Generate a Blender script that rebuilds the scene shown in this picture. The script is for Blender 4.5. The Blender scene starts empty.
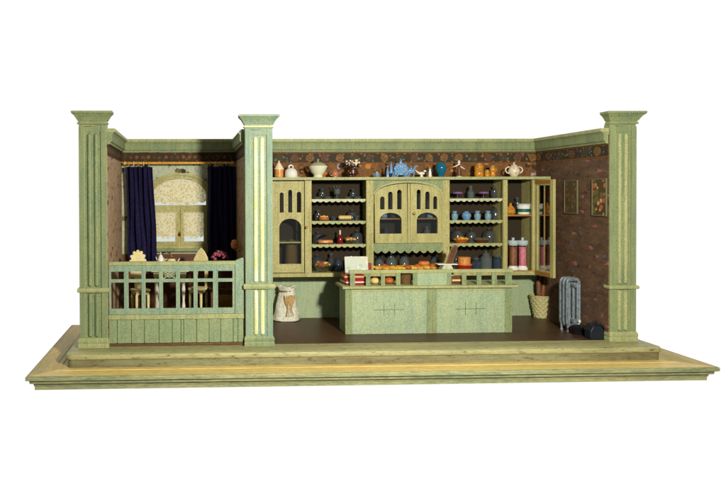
import bpy, math, random
from mathutils import Vector, Matrix
from mathutils.geometry import tessellate_polygon
random.seed(7)
SC = bpy.context.scene
COL = SC.collection
S = 0.01                       # everything below is written in centimetres

# ------------------------------------------------------------------ camera
YAW, PITCH, ROLL = 0.0355, 0.0109, -0.004
CX, CY, CZ = 10.3293, -82.6284, 19.7276
F, PX, PY = 650.0, 212.07, 198.92
_f = Vector((math.sin(YAW)*math.cos(PITCH), math.cos(YAW)*math.cos(PITCH), -math.sin(PITCH)))
_r = Vector((math.cos(YAW), -math.sin(YAW), 0)); _u = _r.cross(_f)
_r2 = _r*math.cos(ROLL)+_u*math.sin(ROLL); _u2 = -_r*math.sin(ROLL)+_u*math.cos(ROLL)
cam = bpy.data.cameras.new('camera'); co = bpy.data.objects.new('camera', cam); COL.objects.link(co)
co.matrix_world = Matrix(((_r2.x, _u2.x, -_f.x, CX*S), (_r2.y, _u2.y, -_f.y, CY*S), (_r2.z, _u2.z, -_f.z, CZ*S), (0, 0, 0, 1)))
cam.sensor_width = 36; cam.lens = 36*F/726
cam.shift_x = (363-PX)/726; cam.shift_y = (PY-242)/726
cam.clip_start = 0.01; cam.clip_end = 50
SC.camera = co

def ray(x, y): return _f + _r2*((x-PX)/F) - _u2*((y-PY)/F)
def at(x, y, Y):               # measured point of the photograph on a plane at depth Y (cm)
    d = ray(x, y); k = (Y-CY)/d.y
    return (CX+d.x*k, Y, CZ+d.z*k)
def X(x, Y, y=230): return at(x, y, Y)[0]
def Z(y, Y, x=360): return at(x, y, Y)[2]

# ------------------------------------------------------------------ light
w = bpy.data.worlds.new('World'); SC.world = w; w.use_nodes = True
nt = w.node_tree; nt.nodes.clear()
tc = nt.nodes.new('ShaderNodeTexCoord'); sp = nt.nodes.new('ShaderNodeSeparateXYZ')
nt.links.new(tc.outputs['Generated'], sp.inputs[0])
cr = nt.nodes.new('ShaderNodeValToRGB')
cr.color_ramp.elements[0].position = 0.10; cr.color_ramp.elements[0].color = (.17, .172, .165, 1)
cr.color_ramp.elements[1].position = 0.42; cr.color_ramp.elements[1].color = (1.02, 1.02, 1.02, 1)
bg = nt.nodes.new('ShaderNodeBackground'); wo = nt.nodes.new('ShaderNodeOutputWorld')
nt.links.new(sp.outputs[1], cr.inputs[0]); nt.links.new(cr.outputs[0], bg.inputs[0]); nt.links.new(bg.outputs[0], wo.inputs[0])
bg.inputs[1].default_value = 1.0
def lamp(name, loc, target, size, watts, col):
    l = bpy.data.lights.new(name, 'AREA'); l.shape = 'DISK'; l.size = size*S; l.energy = watts; l.color = col
    o = bpy.data.objects.new(name, l); COL.objects.link(o)
    o.location = Vector(loc)*S
    o.rotation_euler = (Vector(target)-Vector(loc)).to_track_quat('-Z', 'Y').to_euler()
lamp('key_lamp', (38, -64, 32), (28, 5, 11), 5, 7.4, (1, .945, .84))
SC.view_settings.view_transform = 'Standard'; SC.view_settings.look = 'None'
SC.view_settings.exposure = 0; SC.view_settings.gamma = 1
SC.render.engine = 'CYCLES'
SC.cycles.max_bounces = 8; SC.cycles.transparent_max_bounces = 16

# ------------------------------------------------------------------ materials
def lin(c): return tuple(((v/255)/12.92 if v/255 <= .04045 else ((v/255+.055)/1.055)**2.4) for v in c)
class G:
    def __init__(s, name):
        s.m = bpy.data.materials.new(name); s.m.use_nodes = True; s.nt = s.m.node_tree
        s.b = s.nt.nodes['Principled BSDF']; s.tc = s.nt.nodes.new('ShaderNodeTexCoord')
        s.mp = s.nt.nodes.new('ShaderNodeMapping'); s.mp.inputs['Scale'].default_value = (100, 100, 100)
        s.nt.links.new(s.tc.outputs['Object'], s.mp.inputs[0])
        s.v = s.mp.outputs[0]
    def n(s, t, **k):
        q = s.nt.nodes.new(t)
        for a, b in k.items(): setattr(q, a, b)
        return q
    def l(s, a, b): s.nt.links.new(a, b)
    def scaled(s, sc):
        q = s.n('ShaderNodeMapping'); q.inputs['Scale'].default_value = sc; s.l(s.v, q.inputs[0]); return q.outputs[0]
    def noise(s, scale, detail=3, rough=.6, vec=None):
        q = s.n('ShaderNodeTexNoise'); q.inputs['Scale'].default_value = scale; q.inputs['Detail'].default_value = detail
        q.inputs['Roughness'].default_value = rough; s.l(vec or s.v, q.inputs['Vector']); return q.outputs['Fac']
    def distort(s, vec, scale, amt):
        q = s.n('ShaderNodeTexNoise'); q.inputs['Scale'].default_value = scale; q.inputs['Detail'].default_value = 2; s.l(vec, q.inputs['Vector'])
        a = s.n('ShaderNodeVectorMath', operation='SUBTRACT'); s.l(q.outputs['Color'], a.inputs[0]); a.inputs[1].default_value = (.5, .5, .5)
        b = s.n('ShaderNodeVectorMath', operation='SCALE'); s.l(a.outputs[0], b.inputs[0]); b.inputs['Scale'].default_value = amt
        c = s.n('ShaderNodeVectorMath', operation='ADD'); s.l(vec, c.inputs[0]); s.l(b.outputs[0], c.inputs[1]); return c.outputs[0]
    def ramp(s, fac, stops, interp='LINEAR'):
        q = s.n('ShaderNodeValToRGB'); r = q.color_ramp; r.interpolation = interp
        while len(r.elements) < len(stops): r.elements.new(.5)
        for e, (p, c) in zip(r.elements, stops):
            e.position = p; e.color = (*c, 1) if len(c) == 3 else c
        s.l(fac, q.inputs[0]); return q.outputs[0]
    def mix(s, fac, a, b, mode='MIX'):
        q = s.n('ShaderNodeMix', data_type='RGBA', blend_type=mode)
        for sock, val in ((q.inputs[0], fac), (q.inputs[6], a), (q.inputs[7], b)):
            if isinstance(val, (int, float)): sock.default_value = val
            elif isinstance(val, tuple): sock.default_value = (*val[:3], 1)
            else: s.l(val, sock)
        return q.outputs[2]
    def math(s, op, a, b=None, c=None):
        q = s.n('ShaderNodeMath', operation=op)
        for i, val in enumerate((a, b, c)):
            if val is None: continue
            if isinstance(val, (int, float)): q.inputs[i].default_value = val
            else: s.l(val, q.inputs[i])
        return q.outputs[0]
    def bump(s, h, strength=.3, dist=.0004):
        q = s.n('ShaderNodeBump'); q.inputs['Strength'].default_value = strength; q.inputs['Distance'].default_value = dist
        s.l(h, q.inputs['Height']); s.l(q.outputs[0], s.b.inputs['Normal'])

def paint(name, c, c2=None, dirt=(60, 52, 30), rough=.55, wear=.5, grain=1.0, axis=None, spec=.35, edge=(192, 184, 124), ew=.75, sk=.45, th=.58):
    """old hand-painted wood: two tones drifting, fine grain, specks of dirt and wear"""
    g = G(name); a = lin(c); b = lin(c2 or tuple(min(255, v*1.08+6) for v in c)); d = lin(dirt)
    sc = {None: (1, 1, 1), 'x': (.12, 1, 1), 'z': (1, 1, .12), 'y': (1, .12, 1)}[axis]
    v = g.scaled(sc)
    big = g.noise(.5, 6, .75, g.scaled((1, 1, .3)) if axis is None else v)
    base = g.mix(g.ramp(big, [(.40, (0, 0, 0)), (.60, (1, 1, 1))]), a, b)
    fine = g.noise(7.5, 3, .8, v)
    dark = tuple(q*.42 for q in a); light = tuple(min(1, q*1.5+.015) for q in b)
    base = g.mix(g.ramp(fine, [(.30, (.62*grain,)*3), (.5, (0, 0, 0))]), base, dark)
    base = g.mix(g.ramp(fine, [(.5, (0, 0, 0)), (.70, (.62*grain,)*3)]), base, light)
    st = g.noise(3.0, 4, .7, g.scaled((1, 1, .07) if axis is None else {'x': (.05, 1, 1), 'y': (1, .05, 1), 'z': (1, 1, .05)}[axis]))
    base = g.mix(g.ramp(st, [(.34, (sk,)*3), (.48, (0, 0, 0))]), base, tuple(q*.6 for q in a))
    sp1 = g.noise(1.9, 6, .8, g.scaled((.35, 1, 1)) if axis == 'x' else None)
    base = g.mix(g.ramp(sp1, [(th, (0, 0, 0)), (th+.09, (wear,)*3)]), base, d)
    bv = g.n('ShaderNodeBevel', samples=4); bv.inputs['Radius'].default_value = .0011
    gm = g.n('ShaderNodeNewGeometry'); dt = g.n('ShaderNodeVectorMath', operation='DOT_PRODUCT')
    g.l(bv.outputs[0], dt.inputs[0]); g.l(gm.outputs['Normal'], dt.inputs[1])
    eg = g.math('ADD', dt.outputs['Value'], g.math('MULTIPLY', g.math('SUBTRACT', g.noise(1.7, 4, .7), .5), .22))
    worn = tuple(min(1, v) for v in lin(edge))
    base = g.mix(g.ramp(eg, [(.86, (ew,)*3), (.95, (0, 0, 0))]), base, worn)
    g.l(base, g.b.inputs['Base Color'])
    g.b.inputs['Roughness'].default_value = rough; g.b.inputs['Specular IOR Level'].default_value = spec
    g.bump(fine, .5, .0003)
    return g.m
def plain(name, c, rough=.5, metal=0, spec=.5, grain=.25, scale=8):
    g = G(name); a = lin(c)
    n = g.noise(scale, 3, .7)
    g.l(g.mix(g.ramp(n, [(.3, (0, 0, 0)), (.7, (1, 1, 1))]), tuple(v*(1-grain) for v in a), tuple(min(1, v*(1+grain)) for v in a)), g.b.inputs['Base Color'])
    g.b.inputs['Roughness'].default_value = rough; g.b.inputs['Metallic'].default_value = metal
    g.b.inputs['Specular IOR Level'].default_value = spec
    return g.m
def spotted(name, base, spots, scale=3, lo=.3, rough=.3, thr=.25):
    """glazed or printed surface with small coloured blotches"""
    g = G(name)
    vo = g.n('ShaderNodeTexVoronoi'); vo.inputs['Scale'].default_value = scale; g.l(g.v, vo.inputs['Vector'])
    n = len(spots)
    stops = [(i/n, lin(c)) for i, c in enumerate(spots)]
    sep = g.n('ShaderNodeSeparateColor'); g.l(vo.outputs['Color'], sep.inputs[0])
    col = g.ramp(sep.outputs[0], stops, 'CONSTANT')
    dis = g.math('ADD', vo.outputs['Distance'], g.math('MULTIPLY', g.noise(scale*3, 2), .3))
    m = g.ramp(dis, [(lo+.1, (1, 1, 1)), (lo+.2, (0, 0, 0))])
    keep = g.ramp(sep.outputs[1], [(thr, (0, 0, 0)), (thr+.02, (1, 1, 1))])
    base_c = g.mix(g.noise(5, 3), tuple(v*.75 for v in lin(base)), lin(base))
    g.l(g.mix(g.math('MULTIPLY', m, keep), base_c, col), g.b.inputs['Base Color'])
    g.b.inputs['Roughness'].default_value = rough
    return g.m
def glass(name, tint=(225, 235, 235), fac=.18, rough=.03, body=0.0):
    g = G(name); nt = g.nt
    tr = g.n('ShaderNodeBsdfTransparent'); tr.inputs[0].default_value = (*lin(tint), 1)
    gl = g.n('ShaderNodeBsdfGlossy'); gl.inputs['Roughness'].default_value = rough
    lw = g.n('ShaderNodeLayerWeight'); lw.inputs[0].default_value = .35
    mx = g.n('ShaderNodeMixShader')
    g.l(g.math('MULTIPLY_ADD', lw.outputs['Facing'], .55, fac*.35), mx.inputs[0])
    g.l(tr.outputs[0], mx.inputs[1]); g.l(gl.outputs[0], mx.inputs[2])
    out = mx.outputs[0]
    if body:
        df = g.n('ShaderNodeBsdfDiffuse'); df.inputs[0].default_value = (*lin(tint), 1)
        m2 = g.n('ShaderNodeMixShader'); m2.inputs[0].default_value = body
        g.l(out, m2.inputs[1]); g.l(df.outputs[0], m2.inputs[2]); out = m2.outputs[0]
    g.l(out, nt.nodes['Material Output'].inputs[0])
    return g.m

GREEN = (128, 158, 116); OLIVE = (172, 168, 100)
M = {}
M['green'] = paint('green_paint', (118, 136, 98), (142, 152, 104))
M['green_blue'] = paint('blue_green_paint', (122, 150, 128), (146, 164, 132), wear=.4)
M['green_panel'] = paint('light_green_paint', (146, 166, 134), (164, 178, 138), wear=.35, rough=.45, sk=.22)
M['green_board'] = paint('boarded_green_paint', (128, 146, 108), (146, 158, 114), dirt=(50, 54, 30), ew=.0, sk=.3)
M['olive'] = paint('yellowed_paint', (158, 153, 92), (182, 174, 114), dirt=(80, 68, 30), wear=.45)
M['rail'] = paint('yellow_green_paint', (150, 158, 108), (170, 172, 120), dirt=(80, 70, 30), wear=.4)
M['pale_highlight'] = paint('pale_yellow_highlight', (232, 236, 206), (210, 214, 130), wear=.1)  # brightness of the lit flutes and necking put into the colour
M['platform'] = paint('worn_platform_paint', (182, 176, 120), (150, 150, 106), dirt=(92, 72, 44), wear=.8, axis='x', th=.55)
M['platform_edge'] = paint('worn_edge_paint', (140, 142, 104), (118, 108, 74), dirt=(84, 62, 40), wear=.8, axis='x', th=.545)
M['ochre'] = paint('ochre_board', (226, 198, 116), (210, 186, 112), dirt=(160, 116, 50), wear=.5, axis='x')
M['ochre_side'] = paint('ochre_board_side', (214, 180, 96), (160, 150, 84), dirt=(110, 84, 44), wear=.6, axis='y')  # grain along y; darker tone and dirt partly paint the left board's shade
M['mould'] = paint('base_moulding_green', (136, 146, 106), (166, 164, 116), dirt=(76, 66, 36), wear=.4, axis='x')
M['floor'] = paint('dark_brown_floor', (66, 44, 27), (84, 58, 36), dirt=(40, 26, 16), wear=.5, rough=.45, axis='x')
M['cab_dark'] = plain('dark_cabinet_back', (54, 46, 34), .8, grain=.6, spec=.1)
M['amber'] = paint('amber_wood', (164, 116, 44), (140, 96, 34), dirt=(80, 50, 20), wear=.4, axis='x', rough=.4)
M['brownwood'] = paint('brown_wood', (104, 64, 34), (84, 50, 28), dirt=(40, 24, 14), axis='x', rough=.4)
M['brass'] = plain('brass', (214, 160, 60), .28, 1, grain=.1)
M['gilt'] = plain('gilt_wood', (222, 166, 66), .35, .25, grain=.25, scale=3)
M['darkbrass'] = plain('old_brass', (120, 84, 34), .4, 1)
M['navy'] = plain('navy_cloth', (28, 24, 60), .85, grain=.6, spec=.2, scale=3)
M['lace_edge'] = paint('lace_paper', (178, 184, 150), (200, 202, 168), wear=.5, dirt=(70, 74, 58))
M['cream'] = plain('cream_china', (226, 208, 170), .25)
M['white'] = plain('white_china', (228, 226, 214), .25, grain=.1)
M['paleglaze'] = plain('pale_cream_glaze', (222, 220, 192), .3, grain=.1)
M['greyglaze'] = plain('grey_cream_glaze', (156, 152, 118), .3, grain=.12)
M['orange'] = plain('orange_glaze', (206, 136, 66), .4, grain=.4, scale=4)
M['crust'] = plain('dark_crust', (112, 68, 34), .6, grain=.5, scale=6)
M['honey'] = plain('honey_glass', (190, 128, 40), .2, grain=.5, scale=3)
M['blueglaze'] = plain('blue_green_glaze', (18, 96, 120), .12, grain=.2)
M['delft'] = spotted('blue_white_china', (112, 156, 196), [(30, 70, 150), (220, 230, 235), (50, 100, 170), (180, 205, 220)], 5, .3, .2)
M['palevase'] = spotted('pale_blue_china', (128, 162, 176), [(50, 90, 150), (200, 220, 215), (80, 130, 160)], 6, .25, .2)
M['purple'] = plain('purple_icing', (150, 84, 158), .4)
M['bread'] = plain('golden_pastry', (232, 158, 50), .5, grain=.4, scale=10)
M['bread2'] = plain('brown_crust', (176, 92, 30), .5, grain=.4, scale=10)
M['loaf'] = plain('pale_loaf', (222, 190, 118), .6, grain=.3)
M['yellow'] = plain('yellow_icing', (236, 196, 60), .4, grain=.2)
M['red'] = plain('red_paint', (150, 28, 22), .35, grain=.3)
M['redglass'] = plain('dark_red_glass', (110, 22, 26), .12, grain=.3)
M['glass'] = glass('clear_glass', (246, 249, 249))
M['bluegl'] = glass('blue_tinted_glass', (120, 150, 180), .35, body=.1)
M['pane'] = glass('window_glass', (235, 240, 238), .1)
M['frost'] = glass('milky_glass', (180, 194, 192), .35, body=.14)
M['wicker_dark'] = spotted('mixed_biscuits', (110, 96, 52), [(190, 130, 90), (200, 196, 150), (90, 60, 40), (170, 90, 70)], 5, .3, .6)
M['sackcloth'] = plain('sack_cloth', (214, 214, 194), .85, grain=.3, scale=3, spec=.1)
M['floral'] = spotted('painted_vase', (70, 34, 24), [(214, 190, 170), (190, 90, 50), (226, 214, 200), (110, 40, 30)], 4, .3, .3)
M['teaset'] = spotted('gilded_cream_china', (236, 222, 190), [(190, 110, 50), (226, 216, 196), (150, 84, 40)], 3.5, .3, .25)
M['bluepot'] = spotted('blue_orange_china', (196, 120, 60), [(40, 90, 180), (220, 220, 220), (50, 110, 190)], 3.2, .35, .25)
M['candy_pink'] = spotted('pink_sweets', (232, 124, 140), [(248, 170, 180), (214, 84, 112), (250, 214, 220)], 6, .35, .4)
M['candy_brown'] = spotted('brown_sweets', (150, 90, 50), [(190, 120, 70), (90, 50, 30), (230, 160, 110)], 6, .35, .4)
M['silver'] = plain('silver_paint', (146, 158, 164), .32, .5, grain=.5, scale=3)
M['iron'] = plain('dark_iron', (34, 42, 52), .4, .4, grain=.4)
M['black'] = plain('black_enamel', (24, 26, 30), .3, grain=.3)
M['lidglass'] = plain('pale_grey_glass', (176, 190, 192), .15, grain=.2)
M['paper'] = spotted('marbled_paper', (196, 204, 184), [(226, 230, 216), (160, 180, 160), (214, 196, 176)], 1.2, .4, .6)
M['petals'] = spotted('pink_flowers', (150, 60, 80), [(220, 160, 180), (120, 40, 70), (200, 90, 120), (90, 90, 50)], 5, .4, .7)
M['chair'] = paint('cream_chair_paint', (222, 204, 140), (234, 220, 166), dirt=(150, 120, 60), wear=.25)
M['whitechair'] = paint('white_chair_paint', (214, 214, 190), (226, 222, 200), dirt=(120, 110, 80), wear=.3)

def weave(name, c, scale):
    g = G(name)
    wv = g.n('ShaderNodeTexWave'); wv.bands_direction = 'Z'; wv.inputs['Scale'].default_value = scale; wv.inputs['Distortion'].default_value = 1.5
    g.l(g.v, wv.inputs['Vector'])
    ch = g.n('ShaderNodeTexVoronoi'); ch.inputs['Scale'].default_value = scale*1.3; g.l(g.v, ch.inputs['Vector'])
    f = g.math('MULTIPLY', wv.outputs['Fac'], g.math('SUBTRACT', 1.2, ch.outputs['Distance']))
    a = lin(c)
    g.l(g.ramp(f, [(.03, tuple(v*.25 for v in a)), (.3, a)]), g.b.inputs['Base Color']); g.bump(f, .8, .0008)
    g.b.inputs['Roughness'].default_value = .7
    return g.m
M['smoke'] = glass('smoky_glass', (170, 178, 180), .5, body=.08)
M['weave'] = weave('pale_wicker', (236, 228, 160), 3.0)
M['weave_brown'] = weave('brown_wicker', (128, 96, 48), 3.0)

def wallpaper(name, base, base2, flowers, scale, size, thr, leaf):
    g = G(name)
    # walls run along x or y, so x+y is the run of the paper and z its height
    sp = g.n('ShaderNodeSeparateXYZ'); g.l(g.v, sp.inputs[0])
    cb = g.n('ShaderNodeCombineXYZ'); g.l(g.math('ADD', sp.outputs[0], g.math('MULTIPLY', sp.outputs[1], .5)), cb.inputs[0]); g.l(sp.outputs[2], cb.inputs[1])
    v = g.distort(cb.outputs[0], 1.9, .9)
    v = g.distort(v, 6, .22)
    vo = g.n('ShaderNodeTexVoronoi'); vo.inputs['Scale'].default_value = scale; vo.inputs['Randomness'].default_value = .8; g.l(v, vo.inputs['Vector'])
    sep = g.n('ShaderNodeSeparateColor'); g.l(vo.outputs['Color'], sep.inputs[0])
    col = g.ramp(sep.outputs[0], [(i/len(flowers), lin(c)) for i, c in enumerate(flowers)], 'CONSTANT')
    dis = g.math('ADD', vo.outputs['Distance'], g.math('MULTIPLY', g.noise(4.5, 3, .7, v), .35))
    m = g.ramp(dis, [(size, (1, 1, 1)), (size+.07, (0, 0, 0))])
    keep = g.ramp(sep.outputs[1], [(thr, (0, 0, 0)), (thr+.02, (1, 1, 1))])
    n1 = g.noise(.8, 5, .7, v)
    b = g.mix(g.ramp(n1, [(.35, (0, 0, 0)), (.65, (1, 1, 1))]), lin(base), lin(base2))
    n2 = g.noise(3.2, 4, .7, v)
    b = g.mix(g.ramp(n2, [(.56, (0, 0, 0)), (.62, (.8,)*3)]), b, lin(leaf))
    v2 = g.n('ShaderNodeTexVoronoi'); v2.inputs['Scale'].default_value = scale*2.9; g.l(v, v2.inputs['Vector'])
    s2 = g.n('ShaderNodeSeparateColor'); g.l(v2.outputs['Color'], s2.inputs[0])
    d2 = g.math('ADD', v2.outputs['Distance'], g.math('MULTIPLY', g.noise(9, 2, .7, v), .3))
    m2 = g.math('MULTIPLY', g.ramp(d2, [(.42, (1, 1, 1)), (.5, (0, 0, 0))]), g.ramp(s2.outputs[1], [(.5, (0, 0, 0)), (.52, (.8,)*3)]))
    c2 = g.mix(s2.outputs[0], tuple(q*.55 for q in lin(leaf)), tuple(min(1, q*1.5) for q in lin(base2)))
    b = g.mix(m2, b, c2)
    heart = g.ramp(dis, [(size*.45, (.75,)*3), (size*.6, (0, 0, 0))])
    col = g.mix(heart, col, g.mix(.5, col, lin(base)))
    g.l(g.mix(g.math('MULTIPLY', m, keep), b, col), g.b.inputs['Base Color'])
    g.b.inputs['Roughness'].default_value = .75; g.b.inputs['Specular IOR Level'].default_value = .2
    return g.m
M['paper_dark'] = wallpaper('dark_flowered_wallpaper', (84, 64, 48), (118, 90, 68), [(166, 100, 100), (150, 112, 86), (96, 94, 112), (146, 92, 92), (66, 58, 52)], 1.15, .38, .25, (54, 44, 34))
M['paper_back'] = wallpaper('russet_flowered_wallpaper', (98, 66, 36), (136, 94, 52), [(170, 150, 150), (96, 100, 126), (60, 50, 36), (190, 120, 54), (60, 44, 30)], .75, .5, .1, (50, 36, 24))
M['paper_pink'] = wallpaper('faded_pink_wallpaper', (158, 132, 104), (180, 154, 122), [(90, 66, 54), (130, 84, 70), (96, 96, 84)], .8, .42, .15, (104, 80, 62))
M['paper_teal'] = wallpaper('faded_blue_wallpaper', (168, 176, 150), (190, 194, 164), [(44, 52, 48), (60, 72, 62), (100, 92, 56)], .72, .48, .1, (110, 124, 102))
def frieze_mat(name, ground, pitch, zc, cols, k=1.0):
    g = G(name)
    sp = g.n('ShaderNodeSeparateXYZ'); g.l(g.v, sp.inputs[0])
    run = g.math('ADD', sp.outputs[0], g.math('MULTIPLY', sp.outputs[1], .8))
    cell = g.math('FLOOR', g.math('DIVIDE', run, pitch)); wn = g.n('ShaderNodeTexWhiteNoise', noise_dimensions='1D'); g.l(cell, wn.inputs['W'])
    u = g.math('SUBTRACT', g.math('FRACT', g.math('DIVIDE', run, pitch)), .5); u = g.math('MULTIPLY', u, pitch)
    dz = g.math('SUBTRACT', sp.outputs[2], zc)
    r = g.math('SQRT', g.math('ADD', g.math('MULTIPLY', u, u), g.math('MULTIPLY', dz, dz)))
    r = g.math('DIVIDE', r, k)
    r = g.math('ADD', r, g.math('MULTIPLY', g.noise(3, 3), .45))
    r = g.math('SUBTRACT', r, .1)
    medal = g.ramp(r, [(.0, (.35,)*3), (.28, (1, 1, 1)), (.42, (.4,)*3), (.55, (1, 1, 1)), (.68, (1, 1, 1)), (.74, (0, 0, 0))])
    vo = g.n('ShaderNodeTexVoronoi'); vo.inputs['Scale'].default_value = 1.7; g.l(g.distort(g.v, 3, .5), vo.inputs['Vector'])
    small = g.ramp(g.math('ADD', vo.outputs['Distance'], g.math('MULTIPLY', g.noise(5, 3), .3)), [(.42, (1, 1, 1)), (.5, (0, 0, 0))])
    sep = g.n('ShaderNodeSeparateColor'); g.l(vo.outputs['Color'], sep.inputs[0])
    sc = g.ramp(sep.outputs[0], [(i/len(cols), lin(c)) for i, c in enumerate(cols)], 'CONSTANT')
    b = g.mix(g.noise(1.5, 4), tuple(v*.6 for v in lin(ground)), lin(ground))
    b = g.mix(g.math('MULTIPLY', small, .65), b, sc)
    mc = g.ramp(wn.outputs[0], [(0, lin((138, 100, 48))), (.3, lin((78, 70, 44))), (.62, lin((110, 74, 50)))], 'CONSTANT')
    b = g.mix(g.math('MULTIPLY', medal, .7), b, mc)
    edge = g.ramp(g.math('ABSOLUTE', dz), [(.70, (0, 0, 0)), (.74, (1, 1, 1))])
    b = g.mix(edge, b, lin((118, 74, 34)))
    g.l(b, g.b.inputs['Base Color']); g.b.inputs['Roughness'].default_value = .7; g.b.inputs['Specular IOR Level'].default_value = .2
    return g.m
M['frieze'] = frieze_mat('flowered_border_paper', (66, 56, 38), 2.35, 24.95, [(150, 96, 110), (110, 100, 110), (120, 130, 90), (170, 110, 60)])
M['frieze_alc'] = frieze_mat('brown_border_paper', (70, 50, 30), .9, 25.1, [(104, 72, 40), (50, 38, 28), (120, 86, 46)], k=.45)
def lace_mat():
    g = G('cream_lace')
    vo = g.n('ShaderNodeTexVoronoi'); vo.inputs['Scale'].default_value = 3.6; g.l(g.distort(g.v, 2.2, .5), vo.inputs['Vector'])
    n = g.noise(6, 4, .7)
    f = g.math('ADD', vo.outputs['Distance'], g.math('MULTIPLY', n, .5))
    col = g.ramp(f, [(.2, lin((252, 244, 210))), (.45, lin((226, 212, 160))), (.8, lin((252, 246, 220)))])
    df = g.n('ShaderNodeBsdfDiffuse'); g.l(col, df.inputs[0])
    tl = g.n('ShaderNodeBsdfTranslucent'); g.l(col, tl.inputs[0])
    m1 = g.n('ShaderNodeMixShader'); m1.inputs[0].default_value = .6; g.l(df.outputs[0], m1.inputs[1]); g.l(tl.outputs[0], m1.inputs[2])
    tr = g.n('ShaderNodeBsdfTransparent'); m2 = g.n('ShaderNodeMixShader')
    g.l(g.ramp(f, [(.3, (.03,)*3), (.7, (.06,)*3), (.9, (.1,)*3), (1.0, (.3,)*3)]), m2.inputs[0])
    g.l(m1.outputs[0], m2.inputs[1]); g.l(tr.outputs[0], m2.inputs[2])
    g.l(m2.outputs[0], g.nt.nodes['Material Output'].inputs[0])
    return g.m
M['lace'] = lace_mat()
M['cross'] = plain('dark_olive_line', (74, 82, 44), .7)

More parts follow.
